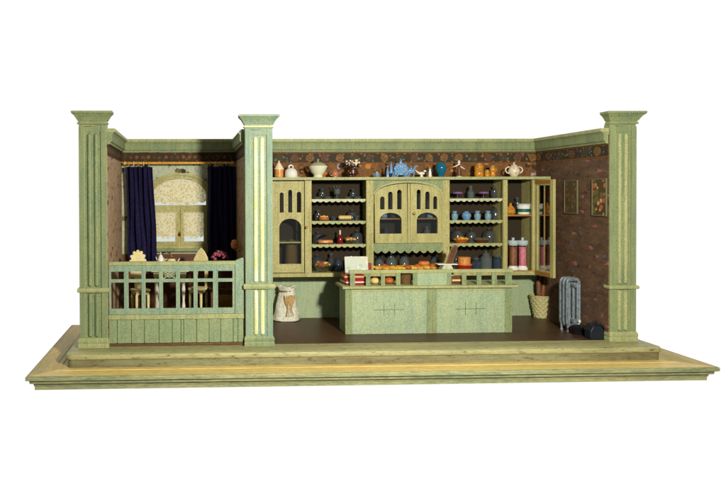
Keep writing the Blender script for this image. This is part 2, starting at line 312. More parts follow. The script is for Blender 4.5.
# ------------------------------------------------------------------ mesh helpers
class MB:
    def __init__(s): s.v = []; s.f = []
    def add(s, vs, fs):
        k = len(s.v); s.v += [tuple(v) for v in vs]; s.f += [tuple(i+k for i in f) for f in fs]; return s
    def box(s, x0, x1, y0, y1, z0, z1):
        vs = [(x, y, z) for z in (z0, z1) for y in (y0, y1) for x in (x0, x1)]
        return s.add(vs, [(0, 2, 3, 1), (4, 5, 7, 6), (0, 1, 5, 4), (2, 6, 7, 3), (0, 4, 6, 2), (1, 3, 7, 5)])
    def prism(s, poly, a0, a1, axis='y', holes=()):
        loops = [list(poly)] + [list(h) for h in holes]
        P = {'y': lambda u, v, a: (u, a, v), 'x': lambda u, v, a: (a, u, v), 'z': lambda u, v, a: (u, v, a)}[axis]
        flat = [p for lp in loops for p in lp]; n = len(flat)
        tri = tessellate_polygon([[Vector((p[0], p[1], 0)) for p in lp] for lp in loops])
        vs = [P(u, v, a0) for u, v in flat] + [P(u, v, a1) for u, v in flat]
        fs = [tuple(t) for t in tri] + [tuple(i+n for i in reversed(t)) for t in tri]
        k = 0
        for lp in loops:
            m = len(lp)
            for i in range(m):
                a, b = k+i, k+(i+1) % m; fs.append((a, b, b+n, a+n))
            k += m
        return s.add(vs, fs)
    def sweep(s, path, prof, closed=False):
        """profile points (offset to the left of the path, z) swept with mitred corners"""
        n = len(path); m = len(prof); rings = []
        def nrm(a, b):
            d = Vector((b[0]-a[0], b[1]-a[1])).normalized(); return Vector((-d.y, d.x))
        for i in range(n):
            n1 = nrm(path[i-1], path[i]) if (closed or i > 0) else None
            n2 = nrm(path[i], path[(i+1) % n]) if (closed or i < n-1) else None
            if n1 is None: mt = n2
            elif n2 is None: mt = n1
            else: mt = (n1+n2)/(1+n1.dot(n2))
            rings.append([(path[i][0]+mt.x*o, path[i][1]+mt.y*o, z) for o, z in prof])
        vs = [p for r in rings for p in r]; fs = []
        for i in range(n if closed else n-1):
            j = (i+1) % n
            for q in range(m): fs.append((i*m+q, i*m+(q+1) % m, j*m+(q+1) % m, j*m+q))
        if not closed: fs += [tuple(range(m)), tuple(reversed(range((n-1)*m, n*m)))]
        return s.add(vs, fs)
    def lathe(s, prof, c=(0, 0, 0), n=20, sx=1, sy=1, axis='z', a0=0):
        vs = []; fs = []; m = len(prof)
        for i in range(n):
            t = 2*math.pi*i/n+a0
            for r, z in prof:
                p = (r*math.cos(t)*sx, r*math.sin(t)*sy, z)
                if axis == 'x': p = (p[2], p[0], p[1])
                if axis == 'y': p = (p[0], p[2], p[1])
                vs.append((c[0]+p[0], c[1]+p[1], c[2]+p[2]))
        for i in range(n):
            j = (i+1) % n
            for q in range(m-1): fs.append((i*m+q, j*m+q, j*m+q+1, i*m+q+1))
        if prof[0][0] > 1e-4: fs.append(tuple(i*m for i in reversed(range(n))))
        if prof[-1][0] > 1e-4: fs.append(tuple(i*m+m-1 for i in range(n)))
        return s.add(vs, fs)
    def tube(s, pts, r, n=8, closed=False):
        pts = [Vector(p) for p in pts]; N = len(pts); rs = r if isinstance(r, (list, tuple)) else [r]*N
        vs = []; fs = []; prev = None
        for i, p in enumerate(pts):
            a = pts[i-1] if (i > 0 or closed) else p; b = pts[(i+1) % N] if (i < N-1 or closed) else p
            d = (b-a).normalized()
            if prev is None: prev = d.orthogonal().normalized()
            prev = (prev - d*prev.dot(d)).normalized(); q = d.cross(prev)
            for k in range(n):
                t = 2*math.pi*k/n; vs.append(p+(prev*math.cos(t)+q*math.sin(t))*rs[i])
        for i in range(N if closed else N-1):
            j = (i+1) % N
            for k in range(n): fs.append((i*n+k, i*n+(k+1) % n, j*n+(k+1) % n, j*n+k))
        if not closed: fs += [tuple(reversed(range(n))), tuple(range((N-1)*n, N*n))]
        return s.add(vs, fs)
    def ball(s, c, rx, ry=None, rz=None, n=12):
        ry = ry or rx; rz = rz or rx; m = n//2
        prof = [(math.sin(math.pi*i/m), -math.cos(math.pi*i/m)*rz) for i in range(m+1)]
        prof[0] = (0, -rz); prof[-1] = (0, rz)
        return s.lathe([(r*rx, z) for r, z in prof], c, n, 1, ry/rx)
    def warp(s, fn): s.v = [fn(*v) for v in s.v]; return s
    def build(s, name, mat, parent=None, bevel=0, smooth=True, org=(0, 0, 0)):
        me = bpy.data.meshes.new(name)
        me.from_pydata([((x-org[0])*S, (y-org[1])*S, (z-org[2])*S) for x, y, z in s.v], [], s.f)
        import bmesh
        bm = bmesh.new(); bm.from_mesh(me)
        bmesh.ops.remove_doubles(bm, verts=bm.verts, dist=1e-6)
        bmesh.ops.recalc_face_normals(bm, faces=bm.faces); bm.to_mesh(me); bm.free()
        if smooth:
            me.polygons.foreach_set('use_smooth', [True]*len(me.polygons)); me.set_sharp_from_angle(angle=math.radians(38))
        me.materials.append(M[mat] if isinstance(mat, str) else mat)
        o = bpy.data.objects.new(name, me); COL.objects.link(o)
        if parent: o.parent = parent
        else: o.location = Vector(org)*S
        if bevel:
            b = o.modifiers.new('bevel', 'BEVEL'); b.width = bevel*S; b.segments = 2; b.limit_method = 'ANGLE'; b.angle_limit = math.radians(50)
        return o
def thing(name, label, cat, loc=(0, 0, 0), rz=0, group=None):
    o = bpy.data.objects.new(name, None); COL.objects.link(o); o.empty_display_size = .01
    o.location = Vector(loc)*S; o.rotation_euler = (0, 0, rz)
    return tag(o, label, cat, group)
def tag(o, label, cat, group=None):
    o['label'] = label; o['category'] = cat
    if group: o['group'] = group
    return o
def put(o, loc, rz=0):
    o.location = Vector(loc)*S; o.rotation_euler = (0, 0, rz); return o
def dup(o, loc, rz, label, group=None):
    def rec(a, par):
        c = a.copy(); COL.objects.link(c)
        if par: c.parent = par
        for ch in [q for q in bpy.data.objects if q.parent == a and q != c]: rec(ch, c)
        return c
    r = rec(o, None); put(r, loc, rz); r['label'] = label
    if group: r['group'] = group; o['group'] = group
    return r
def arc(cx, cz, rx, rz, a0, a1, n=12):
    return [(cx+rx*math.cos(math.radians(a0+(a1-a0)*i/n)), cz+rz*math.sin(math.radians(a0+(a1-a0)*i/n))) for i in range(n+1)]
def arched(x0, x1, z0, z1, h=None, n=12):      # arched opening, counter-clockwise
    h = h or (x1-x0)/2
    return [(x0, z0), (x1, z0)] + arc((x0+x1)/2, z1-h, (x1-x0)/2, h, 0, 180, n)
def rect(x0, x1, z0, z1): return [(x0, z0), (x1, z0), (x1, z1), (x0, z1)]

# ================================================================== THE TOY SHOP
PD = 1.35                       # depth of the shallow front pillars
D = 17.96; XR = 65.0; XP0, XP1 = 17.5, 18.8        # room depth, right wall, partition
shop = thing('toy_shop', 'long green toy shop with three fluted pillars, open front and stepped yellow base board', 'toy shop')
# --- base board: flat ochre top with an inner bead, green moulded edge
BX0, BX1, BY0, BY1, BZ = -8.7, 74.0, -7.0, 22.5, -1.6
ring = [(BX0, BY0), (BX1, BY0), (BX1, BY1), (BX0, BY1)]
top = MB(); side = MB()
def board_prof(): return [(.2, BZ-.35), (.2, BZ-.03), (2.5, BZ-.03), (2.58, BZ-.1), (2.75, BZ-.1), (2.83, BZ-.03), (3.2, BZ-.03), (3.28, BZ-.12), (5.2, BZ-.12), (5.2, BZ-.5)]
top.sweep([(BX0, BY0), (BX1, BY0)], board_prof())
def mitre_y(x, y, z):       # cut both ends of the front board at 45 degrees
    o = y-BY0; return (x+o if x < 30 else x-o, y, z)
top.warp(mitre_y); top.build('board_top', 'ochre', shop)
for sgn, xx in ((1, BX0), (-1, BX1)):
    sd = MB()
    pf = board_prof()
    if sgn == 1: sd.sweep([(xx, BY1), (xx, BY0)], pf)
    else: sd.sweep([(xx, BY0), (xx, BY1)], pf)
    def mitre_x(x, y, z, xx=xx):
        o = abs(x-xx); return (x, y+o if y < 5 else y-o, z)
    sd.warp(mitre_x); sd.build('board_side', 'ochre_side', shop)
MB().sweep([(BX1, BY1), (BX0, BY1)], board_prof()).warp(lambda x, y, z: ((x+(BY1-y)) if x < 30 else x-(BY1-y), y, z)).build('board_back', 'ochre', shop)
MB().sweep(ring, [(0, BZ-.12), (.06, BZ-.03), (.12, BZ-.0), (.19, BZ-.0), (.21, BZ-.42), (.9, BZ-.5), (.9, BZ-1.8), (1.35, BZ-1.8), (1.3, BZ-1.45), (.85, BZ-1.38), (.75, BZ-1.05), (.42, BZ-.95), (.36, BZ-.6), (.02, BZ-.5)][::-1], True).build('base_moulding', 'mould', shop)
MB().box(BX0+.89, BX1-.89, BY0+.89, BY1-.89, BZ-1.75, BZ-.36).build('base_core', 'mould', shop)
# --- platform with rounded corners and a rounded nosing
def rrect(x0, x1, y0, y1, r, n=6):
    p = []
    for cx, cy, a in ((x0+r, y0+r, 180), (x1-r, y0+r, 270), (x1-r, y1-r, 0), (x0+r, y1-r, 90)):
        p += arc(cx, cy, r, r, a, a+90, n)
    return p
PL = rrect(-4.9, 70.1, -3.1, 19.2, 1.0)
MB().sweep(PL, [(0, -.62), (-.02, -.35), (.12, -.12), (.45, -.04), (.8, 0), (.96, 0), (.96, -.7), (0.05, -.7)], True).build('platform_nosing', 'platform', shop)
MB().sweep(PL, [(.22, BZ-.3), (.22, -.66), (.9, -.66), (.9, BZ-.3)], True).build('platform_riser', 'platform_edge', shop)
MB().prism(rrect(-4.02, 69.22, -2.22, 18.3, .1), -1.5, -.008, 'z').build('platform_top', 'platform', shop)
# --- floors
MB().box(18.0, XR-.02, .55, D, -.01, .06).build('shop_floor', 'floor', shop)
MB().box(.02, 18.0, 1.3, D, -.01, .055).build('parlour_floor', 'floor', shop)
# --- walls
WT = 27.0
wx0, wx1, wz0, wz1 = 4.3, 13.45, 11.3, 22.3
wallL = MB().prism(rect(-1.2, XP0+.6, 0, WT), D, D+1.0, 'y', [list(reversed(arched(wx0, wx1, wz0, wz1, 2.6, 20)))])
wallL.build('parlour_back_wall', 'paper_teal', shop)
MB().box(XP0+.6, XR+1.2, D, D+1.0, 0, WT).build('shop_back_wall', 'paper_back', shop)
MB().box(-1.2, 0, .25, D-.001, .001, WT-.01).build('left_wall', 'paper_pink', shop)
MB().box(XR, XR+1.2, .25, D-.001, .001, WT-.01).build('right_wall', 'paper_dark', shop)
MB().box(XP0+.06, XP1, PD-.1, D-.001, .06, WT-.02).build('partition_wall', 'paper_pink', shop)
MB().prism(rect(-1.26, XR+1.26, 0, WT), D+1.0, D+1.1, 'y', [list(reversed(rect(wx0, wx1, wz0, wz1)))]).build('back_board', 'green', shop)
MB().box(-1.3, -1.2, PD-.2, D+1.0, 0, WT).build('left_cladding', 'green', shop)
MB().box(XR+1.2, XR+1.3, PD-.2, D+1.0, 0, WT).build('right_cladding', 'green', shop)
cprof = [(.03, 25.82), (.32, 25.86), (.36, 26.1), (.55, 26.2), (.62, 26.5), (.62, 27.1), (.85, 27.4), (-1.0, 27.4), (-1.0, 27.01), (.03, 27.01)]
capp = [(-1.35, 27.38), (.95, 27.38), (1.0, 27.5), (.95, 27.84), (-1.35, 27.84)]
def u_path(x0, x1, y0, y1): return [(x1, y1), (x1, D), (x0, D), (x0, y0)]
MB().sweep(u_path(0, XP0+.06, .3, PD+.02), cprof).build('cornice', 'green', shop)
MB().sweep(u_path(XP1, XR, PD+.02, .3), cprof).build('cornice', 'green', shop)
MB().sweep([(XR, .32), (XR, D), (0, D), (0, .32)], capp).build('cornice_cap', 'rail', shop)
MB().box(XP0-.4, XP1+.4, PD+.05, D-1.0, 27.39, 27.83).build('partition_cap', 'rail', shop)
def frieze(x0, x1, y0, y1, mat, z0, z1):
    MB().sweep(u_path(x0, x1, y0, y1), [(.01, z0), (.05, z0), (.05, z1), (.01, z1)]).build('wallpaper_border', mat, shop)
frieze(XP1, XR, PD+.02, .3, 'frieze', 24.05, 25.8)
frieze(0, XP0+.06, .3, PD+.02, 'frieze_alc', 24.4, 25.8)
# --- wainscot under the wall cabinets
wn = MB().box(XP1, XR-.1, D-.35, D-.001, .07, 8.4)
wn.build('wainscot', 'green_panel', shop)
wn = MB()
for x in (24.6, 33.0, 41.5, 50.0, 58.2): wn.box(x, x+.5, D-.45, D-.34, .08, 8.3)
wn.box(XP1+.1, XR-.2, D-.5, D-.34, .08, .8)
wn.build('wainscot_rail', 'green_panel', shop, .03)
# skirting in the parlour, brown dado under the window
MB().box(.05, XP0-.05, D-.3, D-.001, .07, 10.2).build('parlour_dado', 'brownwood', shop)
# --- window of the parlour
wf = MB().prism(arched(wx0-.35, wx1+.35, wz0-.3, wz1+.35, 2.8, 20), D-.28, D+.3, 'y',
    [list(reversed([(wx0+.5, 17.7), (wx1-.5, 17.7)]+arc((wx0+wx1)/2, 19.2, (wx1-wx0)/2-.5, 2.5, 0, 180, 18))),
     list(reversed(rect(wx0+.7, 8.45, wz0+.6, 16.75))), list(reversed(rect(9.3, wx1-.7, wz0+.6, 16.75)))])
WF = wf.build('window', 'olive', shop, .04)
MB().sweep(list(arc((wx0+wx1)/2, 19.55, (wx1-wx0)/2+.1, 2.75, 0, 180, 20)), [(-.3, 0), (.0, 0), (.0, .2), (-.3, .2)]).warp(lambda x, y, z: (x, D-.28-z, y)).build('arch_moulding', 'olive', WF)
f2 = MB()
for a, b in ((wx0+.35, 8.72), (9.03, wx1-.35)):
    f2.prism(rect(a, b, wz0+.25, 17.05), D-.42, D-.281, 'y', [list(reversed(rect(a+.55, b-.55, wz0+.8, 16.5)))])
f2.build('casement_frame', 'olive', WF, .03)
MB().box(wx0-.6, wx1+.6, D-.75, D-.29, wz0-.75, wz0-.25).build('window_sill', 'green', WF, .05)
MB().box(wx0+.1, wx1-.1, D+.05, D+.09, wz0+.1, wz1-.6).build('window_pane', 'pane', WF)
kb = MB(); kb.ball((8.87, D-.6, 13.2), .22); kb.lathe([(.09, 0), (.09, .3)], (8.87, D-.62, 13.2), 8, axis='y'); kb.box(8.7, 9.04, D-.46, D-.421, 12.9, 13.6)
kb.build('window_knob', 'darkbrass', WF)

# --- pillars
def pillar(x0, ztop, reed, body, zb0, zb1):
    w = 3.5; x1 = x0+w; cx = x0+w/2
    sh = MB().box(x0, x1, .16, PD, -.005, ztop-1.6)
    sh.box(x0, x0+.72, 0, .17, 1.2, ztop-1.9); sh.box(x1-.72, x1, 0, .17, 1.2, ztop-1.9)
    sh.box(x0+.72, x1-.72, 0, .17, ztop-2.55, ztop-1.9)
    o = sh.build('pillar', body, shop, .03)
    sq = [(x0, .95), (x0, 0), (x1, 0), (x1, .95)]
    def ringp(name, prof, mat): MB().sweep(sq, [(-a*.82 if a > 0 else -a, z) for a, z in prof]).build(name, mat, o)
    ringp('capital', [(-1.7, ztop-1.62), (.04, ztop-1.62), (.06, ztop-1.2), (.2, ztop-1.14), (.3, ztop-.95), (.6, ztop-.55), (.86, ztop-.38), (.92, ztop-.3), (1.0, ztop-.27), (1.0, ztop-.03), (.95, ztop), (-1.7, ztop)], body)
    ringp('necking', [(.0, ztop-1.62), (.2, ztop-1.58), (.2, ztop-1.38), (.0, ztop-1.33)], 'pale_highlight' if body == 'green_blue' else body)  # middle pillar: highlight line under the capital painted as a pale ring
    ringp('pillar_band', [(-.2, zb0), (.22, zb0), (.32, zb0+.12), (.32, zb1-.12), (.22, zb1), (-.2, zb1)], 'rail')
    ringp('pillar_base', [(-.2, .01), (.2, .01), (.2, .45), (.12, .55), (.2, .65), (.2, .95), (.05, 1.25), (-.2, 1.25)], 'rail' if body != 'green_blue' else 'green')
    rd = MB()
    for rx in ((cx-.42, cx+.42)):
        for za, zb in ((1.35, zb0-.12), (zb1+.15, ztop-2.75)):
            rd.tube([(rx, .17, za), (rx, .17, za+.2), (rx, .17, zb-.2), (rx, .17, zb)], [.1, .29, .29, .1], 12)
    rd.build('reeding', reed, o)
pillar(-3.56, 29.95, 'green', 'green', 7.05, 7.6)
pillar(17.5, 29.5, 'pale_highlight', 'green_blue', 7.3, 7.95)  # pale reeds carry the light on the flutes as colour
pillar(65.08, 29.95, 'rail', 'green', 6.85, 7.3)

# ================================================================== balustrade across the parlour
bal = thing('balustrade', 'low green balustrade with open rails above a boarded panel, in front of the parlour', 'balustrade', (8.7, .5, 0))
O = (8.7, .5, 0)
def B(mb, n, m, par=bal, bv=.03): return mb.build(n, m, par, bv, org=O)
B(MB().box(.08, 16.2, .35, 1.0, 10.38, 10.85), 'handrail', 'rail')
cols = [(111, 124), (128.5, 141.5), (145.5, 159), (163, 176), (180, 193.5), (197.5, 213), (218, 232.5)]
xs = [(X(a, .5, 285), X(b, .5, 285)) for a, b in cols]
rows = [(4.85, 8.2), (8.62, 9.6)]
holes = [list(reversed(rect(a, b, z0, z1))) for a, b in xs for z0, z1 in rows]
B(MB().prism(rect(.08, 16.15, 4.1, 10.36), .45, .8, 'y', holes), 'open_rails', 'green_blue')
B(MB().box(.06, 17.3, .28, .95, 3.5, 4.08), 'lower_rail', 'rail')
pn = MB(); x = .1
gro = [1.1, 2.9, 4.55, 6.4, 8.1, 9.2, 9.55, 11.2, 12.8, 14.3, 15.9, 16.5]
prev = .08
for gx in gro+[17.25]:
    pn.box(prev, gx-.07, .46, .9, .45, 3.49); prev = gx+.07
pn.box(.08, 17.25, .62, .88, .46, 3.48)
B(pn, 'boarded_panel', 'green_board', bv=.0)
B(MB().box(.08, 17.25, .55, .9, .08, .34), 'gap_shade_strip', 'brownwood')  # dark strip painting the shade of the gap below the boards
B(MB().prism([(16.2, 4.09), (17.28, 4.09), (17.28, 11.25), (17.05, 11.25), (16.2, 10.9)], .3, .95), 'end_post', 'green_blue')
# small rosette lattice in the fourth opening
lx0, lx1 = xs[3]; lat = MB(); cx = (lx0+lx1)/2; cz = 9.11
lat.tube([(lx0, .62, 8.62), (lx1, .62, 9.6)], .09, 6); lat.tube([(lx0, .66, 9.6), (lx1, .66, 8.62)], .09, 6)
lat.tube([(cx+.34*math.cos(t), .6, cz+.3*math.sin(t)) for t in [i*math.pi/6 for i in range(12)]], .08, 6, True)
for sx in (-1, 1): lat.ball((cx+sx*.55, .62, cz), .14); 
B(lat, 'rosette_lattice', 'green_blue', bv=0)

# ================================================================== parlour: curtains
Yr = 16.4; zr = Z(163, Yr, 180)
rod = thing('curtain_rod', 'brass curtain rod with round end knobs across the top of the parlour window', 'curtain rod', (8.9, Yr, zr))
MB().lathe([(.19, -8.2), (.19, 8.0)], (0, 0, 0), 12, axis='x').build('rod', 'gilt', rod)
for sx in (-8.3, 8.1): MB().ball((sx, 0, 0), .32).build('finial', 'gilt', rod)
for sx in (-7.95, 7.7): MB().box(sx-.1, sx+.1, .05, D-Yr-.02, -.1, .1).build('bracket', 'brass', rod)
def curtain(label, xa, xb, xa2, xb2, zb, ph):
    ztop = zr-.55; n = 60; v = []; fs = []; rowsz = 14
    for j in range(rowsz+1):
        t = j/rowsz; z = ztop+(zb-ztop)*t
        a = xa+(xa2-xa)*t; b = xb+(xb2-xb)*t
        for i in range(n+1):
            u = i/n; y = Yr+.33*math.sin(u*2*math.pi*5.5+ph)*(1-.25*t)+.16*math.sin(u*23+t*4+ph)+.1*math.sin(u*51-t*6)*t
            v.append((a+(b-a)*u+.12*math.sin(t*6+u*5+ph)*t, y, z+.05*math.sin(u*17)))
    for j in range(rowsz):
        for i in range(n): q = j*(n+1)+i; fs.append((q, q+1, q+n+2, q+n+1))
    t_ = thing('curtain', label, 'curtain', ((xa+xb)/2, Yr, zb), group='navy curtains of the parlour window')
    o = MB().add(v, fs).build('cloth', 'navy', t_, org=((xa+xb)/2, Yr, zb))
    so = o.modifiers.new('thick', 'SOLIDIFY'); so.thickness = .0012
    for k in range(5):
        rx = xa+(xb-xa)*(k+.4)/5
        MB().tube([(rx, Yr+.32*math.cos(a), zr+.32*math.sin(a)-.1) for a in [i*math.pi/6 for i in range(12)]]+[], .06, 6, True).build('curtain_ring', 'cream' if k % 2 else 'gilt', t_, org=((xa+xb)/2, Yr, zb))
curtain('dark navy curtain on the left side of the lace window', X(127, Yr), X(152, Yr), X(129, Yr), X(157, Yr), Z(262, Yr, 140), 0)
curtain('dark navy curtain on the right side of the lace window, partly in shade', X(208, Yr), X(235, Yr), X(208, Yr), X(238, Yr), Z(264, Yr, 220), 1.3)
def lace(label, a, b, z1, z0, y, nsc, arch=0):
    bot = []
    n = nsc*6
    for i in range(n+1):
        u = i/n; bot.append((a+(b-a)*u, z0-.35*abs(math.sin(u*math.pi*nsc))-.45*math.sin(u*math.pi)*1))
    if arch: topp = arc((a+b)/2, z1-arch, (b-a)/2, arch, 0, 180, 18)
    else: topp = [(b, z1), (a, z1)]
    o = MB().prism(bot+topp, y, y+.03).build('lace_curtain', 'lace', None, org=((a+b)/2, y, z0))
    tag(o, label, 'lace curtain', 'cream lace curtains of the parlour window')
lace('cream lace valance hanging in the arched top light of the window', wx0+.4, wx1-.4, 21.6, 18.5, D-.34, 7, 2.4)
lace('cream scalloped lace curtain in the left window casement', wx0+.8, 8.3, 16.6, 13.3, D-.5, 4)
lace('cream scalloped lace curtain in the right window casement', 9.4, wx1-.8, 16.6, 13.3, D-.5, 4)

# ================================================================== parlour furniture
def chair(label, mat, kind, loc, rz, group):
    t = thing('chair', label, 'chair', loc, rz, group)
    MB().prism(rrect(-1.15, 1.15, -1.15, 1.15, .3, 4), 5.9, 6.2, 'z').build('seat', mat, t, .04)
    MB().box(-.95, .95, -.95, .95, 5.5, 5.89).build('seat_frame', mat, t)
    for sx in (-1, 1):
        for sy in (-1, 1):
            MB().lathe([(.12, 0), (.17, .3), (.12, .6), (.2, 2.6), (.13, 3.2), (.2, 4.2), (.2, 5.49)], (sx*.85, sy*.85, 0), 8).build('leg', mat, t)
    if kind == 'round':
        pl = [(-.45, 6.1), (.45, 6.1), (.5, 7.6), (1.15, 8.2)] + [(1.15+.0, 9.0)] + arc(0, 10.0, 1.05, 1.35, 0, 180, 18) + [(-1.15, 9.0), (-1.15, 8.2), (-.5, 7.6)]
        MB().prism(pl, .78, 1.05).build('backrest', mat, t, .05)
        bt = MB()
        for k in range(7):
            a = math.pi*k/6; bt.ball((1.05*math.cos(a), .9, 10.0+1.35*math.sin(a)), .26, .14, .26, 8)
        bt.build('backrest_scallop', mat, t)
    else:
        pl = [(-.9, 6.1), (-.6, 6.1), (-.55, 8.8), (.55, 8.8), (.6, 6.1), (.9, 6.1), (1.15, 10.1), (.55, 11.2), (0, 11.75), (-.55, 11.2), (-1.15, 10.1)]
        MB().prism(pl, .78, 1.05).build('backrest', mat, t, .05)
    return t
chair('cream chair with round scalloped back, on the left of the parlour table', 'chair', 'round', (3.5, 8.0, .056), math.radians(25), 'chairs round the parlour table')
chair('cream chair with pointed back, on the right of the parlour table', 'chair', 'gable', (11.6, 9.0, .056), math.radians(-28), 'chairs round the parlour table')
tb = thing('table', 'small cream tea table with turned legs in the middle of the parlour', 'table', (7.6, 10.0, .056))
MB().prism(rrect(-2.7, 2.7, -2.0, 2.0, .5, 5), 8.5, 8.85, 'z').build('table_top', 'whitechair', tb, .05)
MB().box(-2.3, 2.3, -1.6, 1.6, 7.8, 8.49).build('apron', 'chair', tb)
for sx in (-1, 1):
    for sy in (-1, 1):
        MB().lathe([(.16, 0), (.24, .4), (.15, .8), (.26, 3.6), (.16, 4.4), (.28, 6), (.2, 6.6), (.28, 6.9), (.28, 7.79)], (sx*1.9, sy*1.2, 0), 10).build('leg', 'whitechair', tb)
TZ = 8.85+.056
def spout(mb, x, z, l, h, r): mb.tube([(x, 0, z), (x+l*.5, 0, z+h*.35), (x+l, 0, z+h)], [r, r*.7, r*.5], 8)
def handle(mb, x, z, w, h, r=.08): mb.tube([(x+w*math.sin(a), 0, z+h*.5+h*.5*math.cos(a)) for a in [i*math.pi/8 for i in range(9)]], r, 6)
def pot(name, label, cat, loc, body, lidm, r, h, sp=True, hd=True, two=False, rz=0, group=None):
    t = thing(name, label, cat, loc, rz, group)
    MB().lathe([(r*.5, 0), (r*.62, .04*h), (r*.98, .35*h), (r, .5*h), (r*.75, .75*h), (r*.6, .8*h), (0, .8*h)], n=18).build('body', body, t)
    MB().lathe([(r*.66, .8*h), (r*.5, .9*h), (r*.15, .98*h), (r*.1, 1.04*h), (r*.2, 1.1*h), (0, 1.18*h)], n=16).build('lid', lidm, t)
    if sp: m = MB(); spout(m, r*.85, .35*h, r*.8, .45*h, r*.2); m.build('spout', body, t)
    if hd: m = MB(); handle(m, -r*.85, .25*h, -r*.6, .5*h, r*.09); m.build('handle', body, t)
    if two:
        for sx in (-1, 1): m = MB(); handle(m, sx*r*.85, .28*h, sx*r*.7, .5*h, r*.13); m.build('handle', body, t)
    return t
pot('teapot', 'little gilded white teapot in the middle of the parlour table', 'teapot', (7.8, 10, TZ), 'teaset', 'brass', .7, 1.7)
pot('coffee_pot', 'white coffee pot on the left of the parlour table', 'coffee pot', (6.3, 9.6, TZ), 'white', 'white', .5, 2.0, rz=2.6)
c = thing('teacup', 'white teacup on saucer beside the teapot', 'cup', (9.3, 9.3, TZ))
MB().lathe([(.3, 0), (.55, .08), (.6, .14), (0, .1)], n=16).build('saucer', 'white', c)
MB().lathe([(.18, .12), (.3, .3), (.36, .62), (.31, .6), (.2, .3), (0, .25)], n=16).build('cup', 'white', c)
# brown sideboard by the partition with flowers
sb = thing('sideboard', 'low brown wooden sideboard against the partition wall of the parlour', 'sideboard', (15.2, 9.5, .056))
MB().box(-1.9, 2.2, -2.5, 2.5, .4, 6.0).build('carcass', 'brownwood', sb, .05)
MB().box(-2.1, 2.25, -2.7, 2.7, 6.01, 6.35).build('sideboard_top', 'brownwood', sb, .05)
for z in (1.0, 3.4): MB().box(-1.6, 1.9, -2.62, -2.501, z, z+2.0).build('drawer_front', 'amber', sb, .05)
MB().box(-1.7, 2.0, -2.3, 2.3, 0, .39).build('plinth', 'brownwood', sb)
fl = thing('flower_basket', 'basket of pink and purple flowers on the brown sideboard', 'flowers', (14.6, 8.2, 6.406))
MB().lathe([(.6, 0), (.7, .1), (.5, .5), (.55, 2.2), (1.0, 3.2), (1.05, 3.7), (.9, 3.7), (0, 3.6)], n=18).build('basket', 'weave_brown', fl)
m = MB()
for k in range(70):
    a = random.random()*6.28; r = 1.15*math.sqrt(random.random()); s_ = .17+.12*random.random()
    m.ball((r*math.cos(a), r*math.sin(a), 3.9+.9*(1-r*r*.6)+random.uniform(-.15, .2)), s_, s_, s_*.8, 6)
m.build('blossoms', 'petals', fl)
wl = thing('wall_lamp', 'golden wall lamp on the partition wall beside the right navy curtain', 'wall lamp', (17.55, 9.0, 11.6))
MB().lathe([(.4, 0), (.4, .12), (0, .12)], n=14, axis='x').warp(lambda x, y, z: (-x-.01, y, z)).build('wall_plate', 'brass', wl)
MB().tube([(-.1, 0, 0), (-.5, 0, -.3), (-.8, 0, 0)], .08).build('arm', 'brass', wl)
MB().lathe([(.15, 0), (.45, .2), (.55, .7), (.4, 1.2), (.2, 1.35), (0, 1.4)], (-.8, 0, 0), 14).build('lamp_shade', 'orange', wl)

# ================================================================== WALL CABINET
YC = 13.8; YB = D-.36
cab = thing('wall_cabinet', 'long yellow-green wall cabinet with glazed doors and open lace-edged shelves', 'cabinet', (43.7, YB, 7.2))
CO = (43.7, YB, 7.2)
def K(mb, n, m, par=cab, bv=.03): return mb.build(n, m, par, bv, org=CO)
zt, zb = 21.4, 7.55
x_ = {k: X(k, YC) for k in (269, 275, 276, 304, 307, 312, 366, 373, 374, 408, 443, 450, 503, 508, 533, 535, 549)}
xl = XP1+.1
K(MB().box(xl, 64.7, YC-.55, YB, zt+.02, zt+.44), 'top_board', 'rail')
K(MB().box(xl, 62.9, YC-.1, YB, zb-.6, zb-.02), 'bottom_board', 'olive')
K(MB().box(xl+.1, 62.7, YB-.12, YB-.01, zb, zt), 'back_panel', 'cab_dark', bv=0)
stz = [(x_[304]+.12, x_[312]-.05), (x_[366]+.05, x_[373]+.1), (x_[443], x_[450]-.05), (x_[503]+.05, x_[508]-.05), (62.2, 62.9)]
for a, b in stz:
    q = MB().box(a, b, YC, YC+.5, zb-.01, zt+.01)
    q.box(a+.12, a+.2, YC-.06, YC+.01, zb+.01, zt-.01) if b-a > .55 else None
    q.box((a+b)/2-.15, (a+b)/2+.15, YC+.5, YB-.13, zb+.01, zt)
    K(q, 'upright', 'olive')
SEC = {2: (stz[0][1], stz[1][0]), 3: (stz[1][1], stz[2][0]), 4: (stz[2][1], stz[3][0]), 5: (stz[3][1], stz[4][0])}
zs = [18.55, 15.25, 11.75]
def scallop(a, b, ztop, d, n, y, th=.06, base=.28):
    p = []
    N = n*8
    for i in range(N+1):
        u = i/N; p.append((a+(b-a)*u, ztop-base-d*abs(math.sin(u*math.pi*n))))
    return MB().prism(p+[(b, ztop), (a, ztop)], y, y+th)
for sidx in (2, 4):
    a, b = SEC[sidx]
    for i, z in enumerate(zs):
        sh = K(MB().box(a-.1, b+.1, YC+.35, YB-.13, z-.22, z), 'shelf', 'olive' if i else 'green')
        K(scallop(a+.02, b-.02, z+.03, .22, 9, YC+.28), 'scalloped_edging', 'lace_edge' if i == 0 else 'rail', sh, 0)
a, b = SEC[5]
K(MB().box(a-.1, b+.1, YC+.2, YB-.13, 15.85, 16.1), 'shelf', 'amber')
ZS5 = 16.1
K(MB().box(a-.1, b+.2, YC+.05, YB-.13, zb-.01, zb+.12), 'shelf', 'amber')
